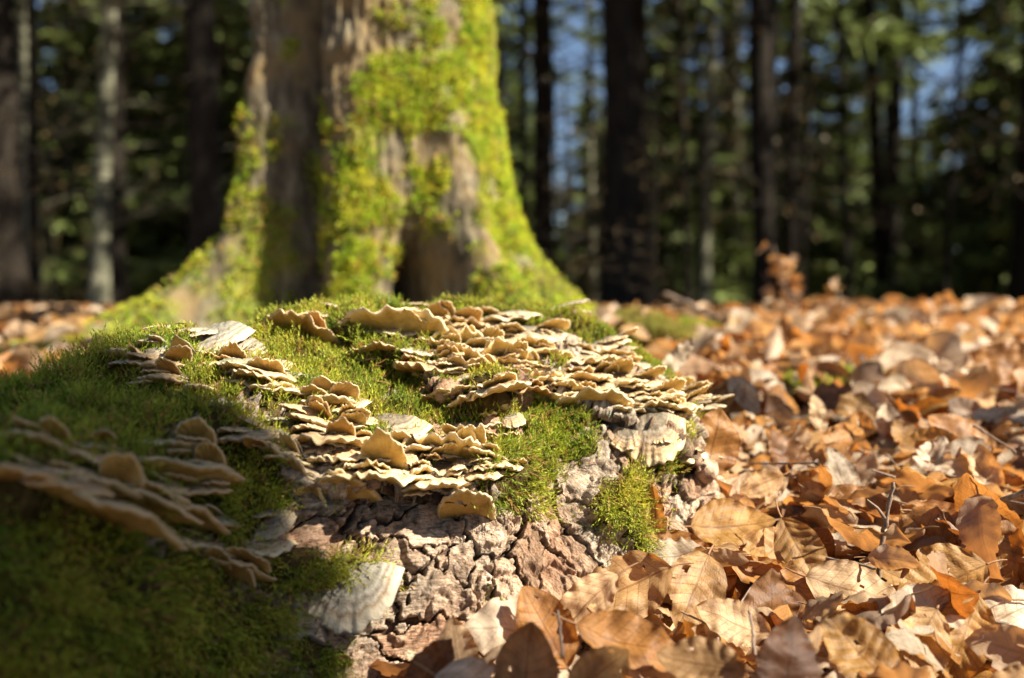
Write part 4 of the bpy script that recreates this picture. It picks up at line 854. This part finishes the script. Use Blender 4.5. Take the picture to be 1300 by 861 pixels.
def bare_geo(H_, pts, seed, leaves=260):
    r = np.random.default_rng(seed); br = []; lv = []
    for k in range(34):
        z = r.uniform(.5, H_ * .95); L = r.uniform(.6, 2.2) * (1 - .6 * z / H_); a = r.uniform(0, 6.283); c = np.array([np.interp(z, pts[:, 2], pts[:, 0]), np.interp(z, pts[:, 2], pts[:, 1]), z])
        d = np.array([math.cos(a), math.sin(a), r.uniform(0, .7)]); s = np.linspace(0, 1, 6)[:, None]; bp = c + d * L * s + np.cumsum(r.normal(size=(6, 3)) * .05, 0) * s; br.append(tube(bp, np.linspace(.018, .005, 6), 3))
        for q in range(4):
            j = r.integers(1, 5); d3 = d + r.normal(size=3) * .6; e_ = bp[j] + d3 * L * .35; br.append(tube(np.array([bp[j], (bp[j] + e_) / 2 + r.normal(size=3) * .02, e_]), [.008, .006, .003], 3)); lv += [bp[j] + (e_ - bp[j]) * r.random() for _ in range(leaves // 130 + 1)]
    lv = np.array(lv); n_ = len(lv); d = r.normal(size=(n_, 3)); d /= np.linalg.norm(d, axis=1)[:, None]; w_ = np.cross(d, r.normal(size=(n_, 3))); w_ /= np.linalg.norm(w_, axis=1)[:, None]
    V_ = np.stack([lv - w_ * .025, lv + d * .04, lv + w_ * .025, lv - d * .04], 1).reshape(-1, 3); Cc = np.repeat(np.array([.20, .14, .06]) * r.uniform(.5, 1.4, (n_, 1)), 4, 0)
    return joinVF(br), V_, Cc
KINDS = {}
def variant(kind, i):
    if (kind, i) in KINDS: return KINDS[kind, i]
    s = i + 10 * len(kind); parts = []
    if kind == 'tall':
        (tv, tf), pts = trunk_geo(17, .15, .05, s, 14, 18); parts.append(('trunk', mesh('trunk', tv, tf, mat=M_dark)))
        V_, F_, C_, (bv, bf) = crown_geo(17, 4.6, pts, s, 85, 2.4, 1.5); parts.append(('crown', mesh('crown', V_, F_, cols=C_, mat=M_needle, shade=False))); parts.append(('branches', mesh('branches', bv, bf, mat=M_dark)))
        V_, F_, C_, (bv, bf) = crown_geo(5.2, 1.2, pts, s + 3, 26, 1.6, .10); parts.append(('dead_branches', mesh('dead_branches', bv, bf, mat=M_dark)))
    elif kind == 'shade':
        (tv, tf), pts = trunk_geo(22, .15, .05, s, 14, 18); parts.append(('trunk', mesh('trunk', tv, tf, mat=M_dark)))
        V_, F_, C_, (bv, bf) = crown_geo(22, 12, pts, s, 55, 1.6, 1.2); parts.append(('crown', mesh('crown', V_, F_, cols=C_, mat=M_needle, shade=False))); parts.append(('branches', mesh('branches', bv, bf, mat=M_dark)))
    elif kind == 'young':
        H_ = 6.5 + i; (tv, tf), pts = trunk_geo(H_, .085, .01, s, 8, 10); parts.append(('trunk', mesh('trunk', tv, tf, mat=M_dark)))
        V_, F_, C_, (bv, bf) = crown_geo(H_, .5, pts, s, 120, 1.9, 5.0); parts.append(('crown', mesh('crown', V_, F_, cols=C_, mat=M_needle, shade=False))); parts.append(('branches', mesh('branches', bv, bf, mat=M_dark)))
    elif kind in ('pale', 'bare'):
        (tv, tf), pts = trunk_geo(11, .10 if kind == 'pale' else .05, .03, s, 10, 14); parts.append(('trunk', mesh('trunk', tv, tf, mat=M_pale if kind == 'pale' else M_dark)))
        (bv, bf), lv, lc = bare_geo(9, pts, s); parts.append(('branches', mesh('branches', bv, bf, mat=M_pale if kind == 'pale' else M_dark))); parts.append(('withered_leaves', mesh('withered_leaves', lv, np.arange(len(lv)).reshape(-1, 4), cols=lc, mat=M_needle, shade=False)))
    KINDS[kind, i] = parts; return parts
NAMES = {'tall': 'spruce_tree', 'shade': 'spruce_tree', 'young': 'young_spruce', 'pale': 'broadleaf_tree', 'bare': 'bare_tree'}
def add_tree(kind, i, x, y, s, label, cat='tree', group=None, sxy=1.0, rot=None):
    o = obj(NAMES[kind], None, label=label, cat=cat, group=group); o.location = (x, y, float(gz(x, y)) - .02); o.rotation_euler = (rng.normal() * .022, rng.normal() * .022, rng.uniform(0, 6.28) if rot is None else rot); o.scale = (s * sxy, s * sxy, s)
    for nm, me in variant(kind, i):
        p = obj(nm, me, parent=o)
        if nm in ('crown', 'branches', 'dead_branches', 'withered_leaves'): p['kind'] = 'stuff'
    return o
def at_px(px, d): return (px - 650) / FX * d, d * math.cos(PITCH)
HT = [('tall', 0, 8, 9.0, 1.0, 1.1, 'dark spruce trunk at the left edge of the frame'), ('tall', 1, 268, 8.6, 1.0, .95, 'dark straight spruce trunk left of the mossy tree'), ('tall', 2, 148, 13, 1.0, .9, 'dark spruce trunk behind the pale thin trunks at left'),
      ('pale', 0, 45, 12.5, 1.0, 1.1, 'leftmost pale greenish trunk in the forest'), ('pale', 1, 90, 15, .9, .7, 'thinnest pale trunk between two stouter pale ones at left'), ('pale', 2, 124, 12, 1.0, 1.1, 'pale lit trunk nearest the dark spruce at left'),
      ('tall', 3, 690, 13, 1.0, .95, 'slender dark spruce just right of the mossy tree'), ('tall', 0, 793, 8.8, 1.0, 1.0, 'thickest dark spruce trunk right of the mossy tree'), ('tall', 2, 818, 12.5, 1.0, .75, 'thinner dark spruce close behind the thickest one'),
      ('pale', 1, 893, 15, 1.0, 1.0, 'pale sunlit trunk between the dark spruces at right'), ('pale', 0, 936, 17, 1.0, 1.0, 'faint pale trunk left of the right dark spruce'), ('tall', 1, 972, 11, 1.0, .9, 'dark spruce trunk behind the withered sapling'),
      ('tall', 3, 1002, 16, 1.0, .85, 'narrow dark trunk just right of the sapling spruce'), ('tall', 0, 640, 17, 1.0, .9, 'dark spruce half hidden by the mossy tree'), ('tall', 2, 1120, 19, 1.0, .9, 'dark spruce trunk under the blue sky gap'), ('tall', 1, 1294, 13, 1.0, 1.0, 'dark spruce trunk at the right frame edge'), ('tall', 3, 200, 18, 1.0, .9, 'far dark spruce between the pale trunks and the left spruce'), ('pale', 2, 752, 20, 1.0, .9, 'pale distant trunk behind the thickest spruce')]
for k, i, px, d, s, sxy, lab in HT: add_tree(k, i, *at_px(px, d), s, lab, sxy=sxy)
tr = np.random.default_rng(77); used = []
def spot(px, d, minsep):
    x, y = at_px(px, d)
    if any((x - a) ** 2 + (y - b) ** 2 < minsep ** 2 for a, b in used): return None
    used.append((x, y)); return x, y
for n_, kind, dr_, ms in ((64, 'young', (15, 30), 1.3), (34, 'tall', (17, 45), 2.0), (44, 'bare', (10, 26), 1.2), (110, 'young', (28, 60), 1.6)):
    c = 0; t = 0
    while c < n_ and t < 900:
        t += 1; px = tr.uniform(-420, 1720); d = tr.uniform(*dr_)
        if kind == 'young' and (1165 < px < 1240 or 672 < px < 716 or 15 < px < 70) and tr.random() < .7: continue
        if kind == 'young' and px > 1300 and d > 18 and tr.random() < .2: continue
        if kind == 'tall' and (1140 < px < 1260 or 672 < px < 716): continue
        p = spot(px, d, ms)
        if p is None: continue
        lab = {'young': 'dense young spruce in the blurred forest behind the clearing', 'tall': 'tall spruce standing deep in the blurred forest', 'bare': 'slim leafless tree with a few withered leaves in the forest'}[kind]
        add_tree(kind, int(tr.integers(3)), *p, tr.uniform(.75, 1.1), lab, group={'young': 'young spruces in the forest background', 'tall': 'tall spruces deep in the forest', 'bare': 'leafless trees in the forest background'}[kind]); c += 1
for k in range(46):
    sx3 = -1 if k % 2 else 1; add_tree('young' if k % 3 else 'tall', int(tr.integers(3)), sx3 * tr.uniform(12, 34) + (0 if sx3 < 0 else 6), tr.uniform(4 if sx3 < 0 else 16, 30), tr.uniform(.8, 1.1), 'spruce standing beside the clearing, outside the picture', group='spruces on both sides of the clearing')
for k in range(13):
    add_tree('young', int(tr.integers(3)), *at_px(tr.uniform(-80, 330), tr.uniform(13, 20)), tr.uniform(.6, .95), 'dense young spruce in the blurred forest behind the clearing', group='young spruces in the forest background')
for k in range(16):
    px_ = tr.uniform(700, 1350) if k < 11 else tr.uniform(-60, 180); d_ = tr.uniform(4.5, 9)
    add_tree('bare', int(tr.integers(3)), *at_px(px_, d_), tr.uniform(.07, .13), 'low tangled leafless shrub behind the leaf litter at the wood edge', cat='shrub', group='low shrubs at the wood edge', sxy=1.5)
# the wood goes on to the right of and behind the camera; its trees shade the forest, and one trunk throws its shadow over the left of the log
az = np.array([math.cos(SUN_AZ), math.sin(SUN_AZ)]); nrm = np.array([-az[1], az[0]]); off = .362
sx_, sy_ = az * 3.6 + nrm * off
sx2, sy2 = az * 4.2 + nrm * 1.23
add_tree('shade', 0, sx2, sy2, 1.0, 'added slim spruce beside the camera, out of view, shading the litter', group='spruces around the clearing', sxy=.42)  # unseen trunk added to lay a shadow band across the leaf litter
add_tree('shade', 1, sx_, sy_, 1.0, 'spruce standing behind the camera on the right', group='spruces around the clearing', sxy=1.6)
for (x, y) in [(7, 4.4), (9.5, 3.4), (12, 2.0), (15, .8), (6.3, 6.2), (8.4, 5.2), (9, 7), (12, 10), (11, 4.5), (15, 7), (-8, -7), (-3, -10), (12, -14), (-14, 2), (-12, 7)]:
    add_tree('tall', int(tr.integers(4)), x + tr.normal() * .5, y + tr.normal() * .5, tr.uniform(.9, 1.1), 'spruce standing around the clearing outside the picture', group='spruces around the clearing')
for (x, y) in [(10.5, 8.5), (13, 6), (16, 11)]:
    add_tree('young', int(tr.integers(3)), x, y, tr.uniform(.9, 1.1), 'young spruce standing around the clearing outside the picture', group='young spruces around the clearing')
print('tris', sum(len(m.polygons) for m in bpy.data.meshes))
